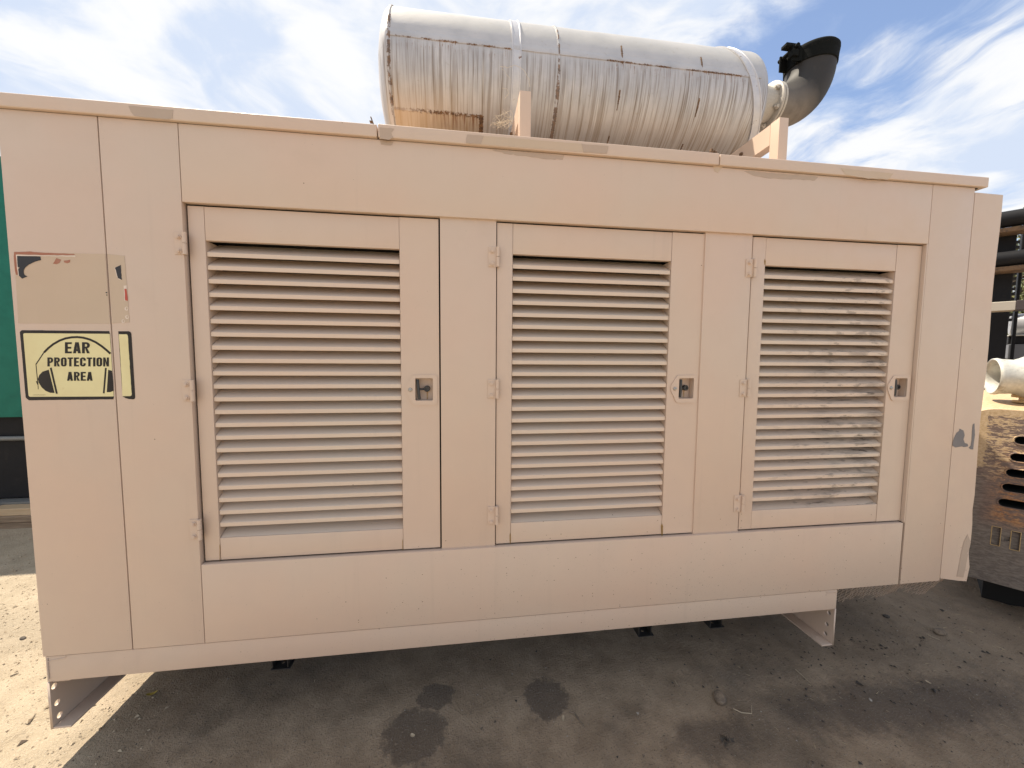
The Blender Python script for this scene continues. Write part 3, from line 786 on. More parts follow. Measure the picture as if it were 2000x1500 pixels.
sheet('brown_remnant', [rough_edge(pxpoly([(810, 228), (910, 208), (902, 250), (862, 268), (820, 252)], *K5), .0008, .01)], -.0012, M_BRN, OS)
sheet('red_remnant', [rough_edge(pxpoly([(1722, 650), (1750, 650), (1770, 832), (1732, 818)], *K5), .0007, .008)], -.0012, M_RED, OS)
sheet('white_edge', [rough_edge(pxpoly([(1708, 600), (1750, 598), (1752, 648), (1722, 650), (1728, 830), (1718, 822)], *K5), .0006, .008)], -.0009, M_PALE, OS)
for (cx, cy) in ((1752, 945), (1760, 1072), (1702, 1135)):
    sheet('white_edge', [pxpoly([(cx+24*math.cos(a/12*6.28)*(1+.3*random.random()), cy+30*math.sin(a/12*6.28)) for a in range(12)], *K5),
                         pxpoly([(cx+4+15*math.cos(a/12*6.28), cy-4+20*math.sin(a/12*6.28)) for a in range(12)], *K5)], -.0010, M_PALE, OS)
sheet('black_remnant', [pxpoly([(1436, 695), (1460, 695), (1463, 712), (1440, 712)], *K5)], -.0011, M_CHAR, OS)
sheet('black_remnant', [pxpoly([(1446, 735), (1462, 733), (1464, 748), (1450, 750)], *K5)], -.0011, M_CHAR, OS)
# touch-up paint and bare patches
def patch(pts, Y, m, amp=.002, parent=GEN, name='paint_patch'):
    if parent is END:
        o = sheet(name, [rough_edge([tuple(at(x, y, Y).xz) for x, y in pts], amp, .010)], 0., m, parent, .0006)
        for v in o.data.vertices:
            by = .012*math.exp(-((v.co.z-.45)/.2)**2); t_ = min(1, max(0, (v.co.x-2.55)/.047))
            lo_ = .001 + (.002-.2*by)*min(1, max(0, (v.co.x-2.4325)/.1175))
            v.co.y += lo_*(1-t_) + (.004-by)*t_ - .0009
        return o
    return sheet(name, [rough_edge([tuple(at(x, y, Y).xz) for x, y in pts], amp, .012)], Y, m, parent, .0006)
FY = -.0130
patch([(251, 206.5), (338, 214.5), (337, 231), (328, 233.5), (262, 227), (256, 219)], FY, M_PATCH, .0008)
patch([(741, 248.5), (770, 251), (764, 260), (768, 268), (760, 273), (742, 270)], FY-.001, M_PATCH, .001)
patch([(912, 262.5), (1188, 285), (1184, 300), (1060, 291), (911, 280)], FY-.001, M_GHOST, .001)
patch([(912, 262.5), (945, 265), (940, 281), (910, 279.5)], FY-.0017, M_PATCH, .0015)
patch([(1135, 281), (1189, 285), (1186, 300), (1140, 297)], FY-.0017, M_PATCH, .0015)
patch([(742, 274.5), (768, 277), (764, 284), (745, 283)], -.0005, M_PATCH)
patch([(955, 291), (1103, 303.5), (1100, 312), (1060, 310), (1020, 304), (985, 300)], -.0005, M_PATCH, .002)
patch([(1452, 333), (1598, 345), (1592, 352), (1500, 348), (1470, 342)], -.0005, M_PATCH, .002)
patch([(1642, 329), (1745, 338.5), (1735, 351), (1690, 348), (1650, 341)], FY, M_GHOST, .002)
patch([(1392, 322), (1412, 326), (1402, 338), (1396, 335)], -.0005, M_GHOST, .001)
PR = [(825, 262), (832, 266), (848, 272), (855, 300), (848, 325), (856, 345), (874, 352), (876, 366), (850, 370), (838, 366), (800, 373), (782, 362), (783, 345), (790, 318), (808, 284), (822, 276)]
patch([(1600+x/3, 750+y/3) for x, y in PR], -.0005, M_PRIMER, .0006, END, 'bare_metal_patch')
patch([(1600+x/3, 750+y/3) for x, y in [(908, 240), (918, 232), (921, 300), (915, 345), (910, 386), (896, 384), (884, 374), (896, 362), (901, 330), (904, 280)]], -.003, M_PRIMER, .0006, END, 'bare_metal_patch')
patch([(1600+x/3, 750+y/3) for x, y in [(884, 885), (898, 930), (880, 1000), (868, 1060), (860, 1100), (852, 1136), (818, 1134), (828, 1090), (838, 1040), (848, 990), (862, 930)]], -.0090, M_PATCH, .0010, END, 'scraped_patch')
for (x, y0, y1, w) in ((429.5, 1062, 1098, .6), (786.5, 1052, 1075, .6), (1293, 1022, 1048, 2.2), (996.5, 1040, 1062, 1.2), (1494, 505, 517, 1.5)):
    patch([(x-w, y0+5), (x, y0), (x+w, y0+6), (x+w*.6, y1), (x-w*.6, y1)], DY-.0006, mat('seam_rust_stain', dirt_metal((.25, .15, .05), (.36, .22, .09), .5, 0, .8, 60)), .0003, GEN, 'rust_stain')

# bits standing on the roof edge
bm = bmesh.new(); box(bm, -.3270, -.3225, .0, .035, 2.4185, 2.452, .001, 1)
for f in bm.verts: f.co.x += (f.co.z-2.4185)*-.35
box(bm, -.342, -.334, .005, .02, 2.437, 2.440)
link('bent_clip', finish(bm), M_RUST, GEN)
bm = bmesh.new(); box(bm, 1.045, 1.075, -.004, .03, 2.4225, 2.427)
for f in bm.verts: f.co.z += max(0, (f.co.x-1.045))*.35
box(bm, 1.060, 1.068, .0, .012, 2.427, 2.445); box(bm, 1.074, 1.088, .0, .014, 2.421, 2.437, .002, 1)
link('bent_clip', finish(bm), M_RUST, GEN)

# ---- muffler
XL, XR = -.335, 1.665
MUF = empty('muffler', (.65, AY, AZ), GEN); MUF['label'] = 'silver painted exhaust muffler with rust runs'
bm = bmesh.new()
prof = [(XL, AR), (XL+.01, AR)] + [(XL+.01+(XR-.07-XL-.01)*i/60, AR) for i in range(1, 61)]
for i in range(1, 9):
    a = i/8*math.pi/2; prof.append((XR-.07+.07*math.sin(a), AR-.10*(1-math.cos(a))))
lathe(bm, [(t-XL, r) for t, r in prof], (XL, AY, AZ), (1, 0, 0), 160)
link('muffler_shell', finish(bm, True, 50), M_MUF, MUF)
bm = bmesh.new()
lathe(bm, [(0, AR-.10), (.02, AR-.20), (.03, .02)], (XR, AY, AZ), (1, 0, 0), 64); link('end_cap', finish(bm, True), M_MUF, MUF)
bm = bmesh.new(); lathe(bm, [(.085*math.sin(a)+0, AR*math.cos(a)*.998) for a in [i/14*math.pi/2 for i in range(15)]], (XL, AY, AZ), (-1, 0, 0), 96)
link('end_cap', finish(bm, True), M_MUF, MUF)
def ringbead(x, r, w, name, m, tilt=0., jitter=0.):
    bm = bmesh.new(); n = 220; k = 6; rings = []
    for i in range(n):
        a = 2*math.pi*i/n; jr = random.uniform(-jitter, jitter)
        c = Vector((x + tilt*math.cos(a)*0 + tilt*math.sin(a), AY - AR*math.cos(a), AZ + AR*math.sin(a))); rad = Vector((0, -math.cos(a), math.sin(a)))
        rings.append([bm.verts.new(c + (r+jr)*(math.cos(b)*rad + w/r*math.sin(b)*Vector((1, 0, 0)))) for b in [2*math.pi*j/k for j in range(k)]])
    for i in range(n):
        A, B = rings[i], rings[(i+1) % n]
        for j in range(k): bm.faces.new((A[j], B[j], B[(j+1) % k], A[(j+1) % k]))
    return link(name, finish(bm, True, 60), m, MUF)
ringbead(XL+.002, .0045, .005, 'weld_seam', M_MUF, 0, .0012)
ringbead(.479, .0035, .006, 'weld_seam', M_MUF, 0, .0012)
# lengthwise seam: an overlapped edge
bm = bmesh.new(); n = 240; rows = []
for i in range(n+1):
    x = XL+.004+(1.60-XL)*i/n*.985; j = random.uniform(-.25, .25)
    row = []
    for thd, dr in ((4.9+j, .0), (5.0+j, .0032), (6.0, .0042), (8.5, .0030), (11., .0002)):
        a = R(thd); row.append(bm.verts.new((x, AY-(AR+dr)*math.cos(a), AZ+(AR+dr)*math.sin(a))))
    rows.append(row)
for a, b in zip(rows, rows[1:]):
    for k in range(4): bm.faces.new((a[k], b[k], b[k+1], a[k+1]))
link('lap_seam', finish(bm, True, 60), M_MUF, MUF)
def strap(xa, xb, tilt, dr, name='strap'):
    bm = bmesh.new(); n = 160; rings = []
    for i in range(n):
        a = 2*math.pi*i/n; rad = Vector((0, -math.cos(a), math.sin(a))); o = -tilt*math.sin(a)
        pr = [(xa, .0005), (xa, dr+.003), (xa+.005, dr+.003), (xa+.007, dr), (xb-.007, dr), (xb-.005, dr+.003), (xb, dr+.003), (xb, .0005)]
        rings.append([bm.verts.new(Vector((x+o, AY, AZ)) + rad*(AR+q)) for x, q in pr])
    for i in range(n):
        A, B = rings[i], rings[(i+1) % n]
        for j in range(7): bm.faces.new((A[j], B[j], B[j+1], A[j+1]))
    return link(name, finish(bm, True, 30), M_STRAP, MUF)
strap(.247, .292, 0.0, .003)
strap(1.516, 1.564, .11, .004)
# short rust-eaten welds
def mark(x, t0, t1, w=.005, lean=0.):
    bm = bmesh.new(); rows = []; n = 26
    for i in range(n+1):
        t = i/n; a = R(t0+(t1-t0)*t); ww = w*(.45+.55*math.sin(math.pi*min(1, t*1.2+.12))**.5 if t < .8 else .45)*random.uniform(.6, 1.15)
        xc = x + lean*t + random.uniform(-.0008, .0008)
        rows.append([bm.verts.new((xc+s*ww, AY-(AR+q)*math.cos(a), AZ+(AR+q)*math.sin(a))) for s, q in ((-1, .0005), (-.5, .0030), (.5, .0030), (1, .0005))])
    for a, b in zip(rows, rows[1:]):
        for k in range(3): bm.faces.new((a[k], b[k], b[k+1], a[k+1]))
    link('rust_mark', finish(bm, True, 60), M_RUST, MUF)
for (x, t0, t1) in ((.806, 21.6, 3.7), (1.240, 19.8, 6.4), (.802, -16.4, -31), (1.238, -16.2, -30), (.794, -50.1, -57.5), (1.224, -51.4, -58)): mark(x, t0, t1)
# outlet neck, flange, elbow
EX, EY, EZ, ER = 1.845, .60, 3.055, .108
bm = bmesh.new(); tube(bm, [(1.60, .62, 3.03), (1.70, .61, 3.045), (1.77, EY, EZ), (1.835, EY, EZ)], [.14, .125, .10, .095], 40); link('outlet_neck', finish(bm, True), M_FLANGE, MUF)
FL = empty('flange', (1.88, EY, EZ), MUF)
def on(o): return o
bm = bmesh.new(); lathe(bm, [(0, .05), (0, .122), (.004, .127), (.014, .127), (.016, .124)], (EX-.033, EY, EZ), (1, 0, 0), 60, False, True); me = finish(bm, True, 40)
def sub(name, me, m, parent):                       # sub-parts of the muffler's own parts stay at the third level
    return link(name, me, m, parent)
bpy.data.objects.remove(FL)
sub('flange', me, M_FLANGE, MUF)
bm = bmesh.new(); lathe(bm, [(0, .05), (0, .125), (.012, .125), (.014, .120)], (EX-.013, EY, EZ), (1, 0, 0), 60, False, True); sub('flange', finish(bm, True, 40), M_FLANGE, MUF)
for k in range(6):
    a = R(30+60*k); c = Vector((EX-.036, EY+.106*math.cos(a), EZ+.106*math.sin(a)))
    bm = bmesh.new(); cyl(bm, c, c+Vector((-.014, 0, 0)), .015, .013, 6); cyl(bm, c+Vector((-.014, 0, 0)), c+Vector((-.024, 0, 0)), .007, .006, 10)
    sub('flange_bolt', finish(bm, True, 30), M_FLANGE, MUF)
RB = .238
pts = [(EX, EY, EZ)]
for i in range(0, 17):
    a = math.pi/2*i/16; pts.append((EX+.008+RB*math.sin(a), EY, EZ+RB*(1-math.cos(a))))
pts += [(EX+.008+RB, EY, EZ+RB+.03)]
bm = bmesh.new(); tube(bm, pts, [ER+.0011*i for i in range(len(pts))], 56); sub('exhaust_elbow', finish(bm, True, 60), M_ELB, MUF)
CX, CZ = EX+.008+RB, EZ+RB+.045
bm = bmesh.new(); lathe(bm, [(-.050, .128), (-.046, .1325), (-.02, .1335), (.020, .137), (.030, .137), (.030, .110)], (CX, EY, CZ), (0, 0, 1), 56); sub('rain_cap_collar', finish(bm, True, 40), M_SOOT, MUF)
# tilted flapper lid
ax_ = Vector((-.04, 0, 1)).normalized()
bm = bmesh.new(); lathe(bm, [(-.03, .136), (-.012, .139), (.0, .139), (.010, .132), (.022, .10), (.028, .04), (.029, .001)], (CX, EY, CZ+.036), ax_, 56, True); sub('rain_cap_lid', finish(bm, True, 40), M_SOOT, MUF)
bm = bmesh.new(); HX = CX-.125
box(bm, HX-.05, HX+.01, EY-.060, EY-.050, CZ-.050, CZ+.040, .002, 1); box(bm, HX-.05, HX+.01, EY+.030, EY+.040, CZ-.050, CZ+.040, .002, 1)
cyl(bm, (HX-.03, EY-.075, CZ+.028), (HX-.03, EY+.06, CZ+.028), .012, n=12)
box(bm, HX-.088, HX-.02, EY-.055, EY-.012, CZ+.032, CZ+.052, .003, 1); box(bm, HX-.06, HX-.02, EY-.072, EY-.035, CZ-.03, CZ+.006, .003, 1)
cyl(bm, (HX, EY-.05, CZ-.05), (HX, EY-.05, CZ+.02), .018, n=12)
sub('rain_cap_hinge', finish(bm, True, 30), M_SOOT, MUF)
# cradles that carry the muffler
for (xa, xb) in ((.2435, .2905), (1.4420, 1.4885)):
    cr = empty('muffler_cradle', ((xa+xb)/2, .1, 2.42), GEN)
    bm = bmesh.new(); box(bm, xa, xb, .075, .127, 2.4195, 2.652, .0025, 2); link('cradle_post', finish(bm, True, 40), M_TAN, cr)
    bm = bmesh.new()
    pr = [(xa, 2.556), (xb, 2.556), (xb, 2.562), (xa+.006, 2.562), (xa+.006, 2.643), (xb, 2.643), (xb, 2.649), (xa, 2.649)]
    A = [bm.verts.new((x, .1275, z)) for x, z in pr]; B = [bm.verts.new((x, 1.36, z)) for x, z in pr]
    bm.faces.new(A); bm.faces.new(B[::-1])
    for i in range(8): bm.faces.new((A[i], B[i], B[(i+1) % 8], A[(i+1) % 8]))
    link('cradle_beam', finish(bm), M_TAN, cr)
    bm = bmesh.new(); box(bm, xa, xb, 1.30, 1.352, 2.4195, 2.652, .0025, 2); link('cradle_post', finish(bm, True, 40), M_TAN, cr)
    bm = bmesh.new(); box(bm, xa-.001, xa+.003, .45, .95, 2.649, 2.672); box(bm, xa-.012, xa-.0005, .30, .312, 2.60, 2.612); link('cradle_shim', finish(bm), M_RUST, cr)
boxo('post_foot_patch', 1.4405, 1.490, .0735, .0745, 2.421, 2.452, M_PATCH, GEN, 0)
boxo('post_foot_patch', .242, .292, .0735, .0745, 2.421, 2.446, M_PATCH, GEN, 0)

# timber blocks below the skid channels
for (x, y, lab) in ((-1.51, .9, 'dark timber block under the left skid channel of the generator'), (1.80, .9, 'dark timber block under the right skid channel of the generator')):
    bm = bmesh.new(); box(bm, x-.05, x+.22 if x < 0 else x+.05, y-.12, y+.12, -.015, .1295, .006, 1)
    tag(link('timber_block', finish(bm), M_WOODD), lab, 'timber block', 'timber blocks carrying the generator')

# ------------------------------------------------------------------ cobweb
bm = bmesh.new(); r_ = random.Random(3)
def fil(pp, Y, rad=.0007):
    P_ = [at(x, y, Y) for x, y in pp]; out_ = []
    for i in range(len(P_)-1):
        for k in range(5):
            t = k/5; q = P_[i].lerp(P_[i+1], t) + Vector((r_.uniform(-1, 1), r_.uniform(-1, 1), r_.uniform(-1, 1)))*.0022; out_.append(q)
    out_.append(P_[-1]); tube(bm, out_, rad, 4)
for k in range(16):
    t = k/15; x0 = 952+r_.uniform(0, 22)+10*t; y0 = 252-r_.uniform(0, 12)
    mx = 962+r_.uniform(-6, 26); my = 222+r_.uniform(-4, 26)
    fil([(x0, y0), (x0+r_.uniform(-4, 8), (y0+my)/2), (mx+8, my), (990+r_.uniform(-8, 10), 216+r_.uniform(-2, 40)), (1002, 214+r_.uniform(-4, 26))], r_.uniform(.13, .30), .0004)
for k in range(8): fil([(965+r_.uniform(0, 30), 228+r_.uniform(0, 25)), (978+r_.uniform(0, 16), 240+r_.uniform(-10, 12)), (990+r_.uniform(0, 12), 232+r_.uniform(0, 25))], r_.uniform(.13, .3), .0006)
tag(link('cobweb', finish(bm), M_WEB), 'tangle of pale dusty cobweb hanging beside the left muffler post', 'cobweb')
bm = bmesh.new()
fil([(977, 129), (992, 132), (1005, 127), (1018, 132), (1026, 141), (1033, 154), (1034, 170)], .335, .0008); fil([(980, 134), (990, 146), (998, 156)], .34, .0006)
fil([(982, 171), (990, 173), (994, 182), (988, 188), (986, 193), (992, 186)], .30, .0006)
tag(link('cobweb', finish(bm), M_WEB), 'thin curled strands of pale cobweb across the left strap of the muffler', 'cobweb')

# ------------------------------------------------------------------ left: teal container on timbers
TC = tag(empty('teal_container', (-4.6, 3.2, 0)), 'teal green steel container on a black base, standing behind the left end of the generator', 'container')
bm = bmesh.new(); box(bm, -7.2, -2.6, 2.40, 4.6, .975, 3.25, .01, 2); link('container_body', finish(bm, True, 40), M_TEAL, TC)
bm = bmesh.new(); box(bm, -7.1, -2.7, 2.47, 4.5, .205, .974, .005, 1); link('base_tank', finish(bm), M_BLKP, TC)
for xx in (-6.2, -5.3, -4.28, -3.5): boxo('tank_rib', xx-.012, xx+.012, 2.452, 2.469, .77, .96, M_BLKP, TC)
bm = bmesh.new(); cyl(bm, (-7.0, 2.44, .775), (-2.7, 2.44, .775), .021, n=20); link('grey_pipe', finish(bm, True), M_GREYP, TC)
boxo('base_ledge', -7.1, -2.7, 2.36, 2.468, .185, .204, M_GREYP, TC, .002)
bm = bmesh.new(); prism(bm, [(-4.6, 2.27), (-4.12, 2.33), (-4.10, 2.35), (-4.6, 2.36)], 'Z', .187, .197); link('grey_tongue', finish(bm), M_GREYP, TC)
bm = bmesh.new(); box(bm, -7.3, -2.5, 2.245, 2.46, .122, .1845, .004, 1)
tag(link('timber_plank', finish(bm), M_WOODL), 'pale new timber plank, upper one under the teal container', 'timber')
bm = bmesh.new(); box(bm, -7.3, -2.5, 2.235, 2.46, .060, .1215, .008, 1)
tag(link('timber_plank', finish(bm), M_WOODD), 'weathered brown timber beam, middle one under the pale plank', 'timber')
bm = bmesh.new(); box(bm, -7.3, -2.5, 2.25, 2.46, -.02, .0595, .008, 1)
tag(link('timber_plank', finish(bm), M_WOODD), 'weathered brown timber beam lying on the ground below the teal container', 'timber')

# ------------------------------------------------------------------ right: rusty engine hood
P0 = Vector((3.277, .157, 0)); EU = Vector((.58, -.815, 0)).normalized(); EN = Vector((-EU.y, EU.x, 0))
def H(u, d, z): return P0 + EU*u + EN*d + Vector((0, 0, z))
def hat(x, y, d):                                        # pixel ray met with a plane parallel to the hood's end face
    v = (x-1000)/F_PX*_r - (y-750)/F_PX*_u + _f
    t = ((P0+EN*d-CAM).dot(EN))/v.dot(EN); return CAM + t*v
HD = tag(empty('engine_hood', tuple(H(.1, .5, .0))), 'rusty yellow engine power unit with slotted grille end, right of the generator', 'engine')
def hmesh(bm): 
    for v in bm.verts: v.co = H(v.co.x, v.co.y, v.co.z)
    return bm
ztop = 1.262
bm = bmesh.new()
w0, w1 = -.285, .62
sec = []                                                 # end-face outline (u, z)
def arcp(cx, cz, r, a0, a1, n): return [(cx+r*math.cos(R(a0+(a1-a0)*i/n)), cz+r*math.sin(R(a0+(a1-a0)*i/n))) for i in range(n+1)]
outl = arcp(w0+.13, ztop-.13, .13, 180, 90, 10) + arcp(w1-.13, ztop-.13, .13, 90, 0, 10) + [(w1, .22), (w1-.03, .20), (w0+.03, .20), (w0, .22)]
def ring_at(dep, inset, lift=0.):
    cx, cz = (w0+w1)/2, .75
    return [bm.verts.new((cx+(u-cx)*(1-inset/((w1-w0)/2)), dep, cz+(z-cz)*(1-inset/.53)+lift*(1 if z > 1.0 else 0))) for u, z in outl]
rings = []
for i in range(9):
    a = math.pi/2*i/8; rings.append(ring_at(.055*(1-math.sin(a)), .055*(1-math.cos(a))*0 + .055*(1-math.cos(math.pi/2-a))*1.0))
rings = rings[::-1]
rings.append(ring_at(.12, 0.)); rings.append(ring_at(.40, 0., .03)); rings.append(ring_at(1.3, 0., .05))
for a, b in zip(rings, rings[1:]):
    n = len(a)
    for k in range(n): bm.faces.new((a[k], b[k], b[(k+1) % n], a[(k+1) % n]))
bm.faces.new(rings[0]); bm.faces.new(rings[-1][::-1])
rings = None
hmesh(bm); bmesh.ops.recalc_face_normals(bm, faces=bm.faces[:]); hood_me = finish(bm)
hood = link('hood_shell', hood_me, M_HOOD, HD)
# cut the slots and the letter pockets
def stad(u0, u1, z, h, slope=0.):
    r = h/2; return arcp(u0+r, z, r, 90, 270, 8) + arcp(u1-r, z, r, -90, 90, 8)
def cutter(cb, loop, depth):
    A = [cb.verts.new(H(u, -.03, z)) for u, z in loop]; B = [cb.verts.new(H(u, depth, z)) for u, z in loop]
    cb.faces.new(A); cb.faces.new(B[::-1]); n = len(loop)
    for i in range(n): cb.faces.new((A[i], B[i], B[(i+1) % n], A[(i+1) % n]))
slots = [(-.088, 1.088), (-.097, .985), (-.107, .890), (-.115, .800), (-.124, .705)]
stems = [(-.138, -.103, .435, .550), (-.066, -.031, .432, .545)]
cb1 = bmesh.new(); cb2 = bmesh.new()
for u0, z in slots: cutter(cb1, stad(u0, .335-u0-.088, z, .048), .30)
for a, b, z0, z1 in stems: cutter(cb2, [(a, z0), (b, z0), (b, z1), (a, z1)], .016)
cutter(cb2, [(-.089, .478), (-.0665, .478), (-.0665, .503), (-.089, .503)], .012)
for cb, cm in ((cb1, M_BLACKIN), (cb2, M_HOOD)):  # slot pockets coloured black to paint in the shade inside the hood
    bmesh.ops.recalc_face_normals(cb, faces=cb.faces[:])
    cme = bpy.data.meshes.new('cut'); cb.to_mesh(cme); cb.free(); cme.materials.append(cm); cut = bpy.data.objects.new('cut', cme); COL.objects.link(cut)
    md = hood.modifiers.new('cut', 'BOOLEAN'); md.object = cut; md.operation = 'DIFFERENCE'; md.solver = 'EXACT'
    try: md.material_mode = 'TRANSFER'
    except Exception: pass
    bpy.context.view_layer.update()
    dg = bpy.context.evaluated_depsgraph_get(); nm = bpy.data.meshes.new_from_object(hood.evaluated_get(dg))
    hood.modifiers.clear(); hood.data = nm; bpy.data.objects.remove(cut)
nm.shade_smooth()
try: nm.set_sharp_from_angle(angle=R(32))
except Exception: pass
# slot lips, letter rims
for u0, z in slots:
    bm = bmesh.new(); lp = stad(u0-.004, .34-u0-.088, z, .053)
    pts = [H(u, -.001, zz) for u, zz in lp]; pts.append(pts[0]); tube(bm, pts, .0035, 6); link('slot_lip', finish(bm, True), M_HOOD, HD)
for a, b, z0, z1 in stems:
    bm = bmesh.new(); pts = [H(u, -.0005, zz) for u, zz in ((a, z0), (b, z0), (b, z1), (a, z1), (a, z0))]
    for q0, q1 in zip(pts, pts[1:]): tube(bm, [q0, q1], .0018, 5)
    link('raised_letter', finish(bm), M_OCHRE, HD)
    bm = bmesh.new(); A = [bm.verts.new(H(u, .0155, zz)) for u, zz in ((a, z0), (b, z0), (b, z1), (a, z1))]; bm.faces.new(A); link('letter_recess', finish(bm), M_HOOD, HD)
bm = bmesh.new(); box(bm, w0+.16, w1-.04, .26, 1.25, .0-.02, .1995); hmesh(bm); link('shadow_skid_base', finish(bm), M_BLACKIN, HD)  # base coloured pure black to stand in for the void shadow
# exhaust pipe on the hood
bm = bmesh.new(); a0 = hat(1938, 735, .30)
mo = Vector(a0); dirp = (EU*.97 + EN*.25).normalized()
c0 = mo + Vector((0, 0, -.0))
rad = .5*(hat(1952, 698, .30)-hat(1950, 772, .30)).length*.95
prof = [(.012, rad*.80), (.0, rad*.86), (-.004, rad*.95), (.0, rad*1.0), (.012, rad*1.02), (.03, rad*.97), (.085, rad*.93), (.11, rad*1.02), (.15, rad*1.22), (.19, rad*1.30), (.55, rad*1.30), (.60, rad*1.1), (.60, .01)]
lathe(bm, [(.10, rad*.78)] + prof, c0 + Vector((0, 0, .0)), dirp, 48); link('exhaust_pipe', finish(bm, True, 50), M_SILV, HD)
bm = bmesh.new(); lathe(bm, [(.10, rad*.80), (.101, .001)], c0, dirp, 32); link('pipe_mouth', finish(bm), M_BLACKIN, HD)
b0 = c0 + dirp*.14 + Vector((0, 0, -rad*1.0))
bm = bmesh.new(); tube(bm, [b0+Vector((0, 0, .02)), (b0.x, b0.y, 1.29)], [.016, .022], 14); cyl(bm, (b0.x, b0.y, 1.288), (b0.x, b0.y, 1.300), .045, n=20); cyl(bm, Vector((b0.x, b0.y, 1.325))-EU*.03, Vector((b0.x, b0.y, 1.325))+EU*.04, .008, n=10)
link('pipe_stand', finish(bm, True), M_OCHRE, HD)
bm = bmesh.new(); q0 = b0 + dirp*.0 + Vector((0, 0, -.004)); tube(bm, [q0-dirp*.05+Vector((0, 0, .0)), q0+dirp*.12+Vector((0, 0, -.006)), q0+dirp*.40], [.010, .016, .016], 10); link('pipe_saddle', finish(bm, True), M_OCHRE, HD)

# ------------------------------------------------------------------ right background: pipe rack and machinery
RK = tag(empty('pipe_rack', tuple(hat(1975, 1000, 2.6))), 'black steel rack carrying fat black pipes, behind the rusty engine hood', 'pipe rack')
RK.location.z = 0; WM[RK.name] = Matrix.Translation(RK.location)
def hpipe(y0, y1, d, m, name, parent, ua=-.35, ub=2.2, x=1975):
    a = hat(x, y0, d); b = hat(x, y1, d); c = (a+b)/2; r = (a-b).length/2*.98
    bm = bmesh.new(); cyl(bm, c-EU*.9, c+EU*1.6, r, n=32); return link(name, finish(bm, True), m, parent)
hpipe(411, 443, 2.6, M_BLKP, 'black_pipe', RK); hpipe(490, 519, 2.6, M_BLKP, 'black_pipe', RK)
def hbeam(x0, x1, y0, y1, d, th, m, name, parent):
    p_ = [hat(x0, y0, d), hat(x1, y1, d)]
    u0 = (p_[0]-P0).dot(EU); u1 = (p_[1]-P0).dot(EU); z0, z1 = sorted((p_[0].z, p_[1].z))
    bm = bmesh.new(); box(bm, min(u0, u1), max(u0, u1), d, d+th, z0, z1, .004, 1); hmesh(bm); return link(name, finish(bm), m, parent)
def hb2(x0, x1, ya, yb, d, th, m, name, parent, xr=1975):
    """band whose top/bottom are read at column xr, spanning x0..x1"""
    za, zb_ = hat(xr, ya, d).z, (hat(xr, yb, d).z if yb < 899 else -.02)
    u0 = (hat(x0, ya, d)-P0).dot(EU); u1 = (hat(x1, ya, d)-P0).dot(EU)
    bm = bmesh.new(); box(bm, u0, u1, d, d+th, zb_, za, .004, 1); hmesh(bm); return link(name, finish(bm), m, parent)
M_RBEAM = mat('brown_beam', dirt_metal((.16, .095, .05), (.07, .045, .03), .5, 0., .8, 9))
hb2(1900, 2300, 443, 452, 2.55, .22, M_RBEAM, 'rust_beam', RK); hb2(1900, 2300, 519, 528, 2.55, .22, M_RBEAM, 'rust_beam', RK)
za = hat(1965, 455, 2.85).z
for (xa, xb_, d, w) in ((1920, 1969, 2.75, 1), (1979, 1986, 2.9, 1)):
    u0 = (hat(xa, 640, d)-P0).dot(EU); u1 = (hat(xb_, 640, d)-P0).dot(EU)
    bm = bmesh.new(); box(bm, u0, u1, d, d+.12, 0, za, .006, 1); hmesh(bm); link('black_post', finish(bm), M_BLKP, RK)
    if w == 1 and xa < 1950:
        bm = bmesh.new(); box(bm, u0+1.15, u1+1.15, d, d+.12, 0, za, .006, 1); hmesh(bm); link('black_post', finish(bm), M_BLKP, RK)
bm = bmesh.new(); cc = (hat(1987, 520, 3.1)-P0).dot(EU)
for k in range(16): box(bm, cc-.03, cc+.03, 3.1, 3.13, za-.9+k*.055, za-.87+k*.055)
hmesh(bm); link('ladder_rung', finish(bm), M_BLKP, RK)
BM_ = hb2(1900, 1985, 588, 606, 2.35, .16, M_OCHRE, 'cross_beam', RK); hb2(1985.5, 2300, 587, 606, 2.35, .16, mat('brown_beam_paint', color=(.05, .035, .035), rough=.5), 'cross_beam', RK)
BM_.data.materials.clear(); BM_.data.materials.append(mat('cream_beam_paint', color=(.42, .37, .31), rough=.6))
GTK = tag(empty('grey_tank', tuple(hat(2000, 640, 3.2))), 'smooth pale grey cylindrical tank under the pipe rack at right edge', 'tank')
a = hat(1990, 613, 3.2); b = hat(1990, 655, 3.2); c = (a+b)/2; rr_ = (a-b).length/2
u0 = (hat(1972, 634, 3.2)-P0).dot(EU)
bm = bmesh.new(); lathe(bm, [(0, .01), (0, rr_*.9), (.02, rr_), (1.6, rr_), (1.62, .01)], P0+EU*u0+EN*3.2+Vector((0, 0, c.z)), EU, 48); link('tank_shell', finish(bm, True, 40), mat('grey_tank_paint', color=(.30, .30, .32), rough=.4), GTK)
for s_ in (.3, 1.2):
    q = P0+EU*(u0+s_)+EN*3.2; bm = bmesh.new(); cyl(bm, (q.x, q.y, 0), (q.x, q.y, c.z), .05, n=10); link('tank_leg', finish(bm), M_BLKP, GTK)
MC = tag(empty('machine_cabinet', tuple(hat(1990, 680, 2.9))), 'low grey machine cabinet with dark top opening, below the grey tank', 'cabinet')
hb2(1970, 2300, 672, 700, 2.95, .5, mat('cabinet_grey', color=(.13, .135, .15), rough=.5), 'cabinet_body', MC, 1990)
hb2(1970, 2300, 656, 671.5, 2.97, .4, M_BLKP, 'cabinet_top', MC, 1990); hb2(1970, 2300, 653.5, 656, 2.94, .5, M_SILV, 'cabinet_rim', MC, 1990)
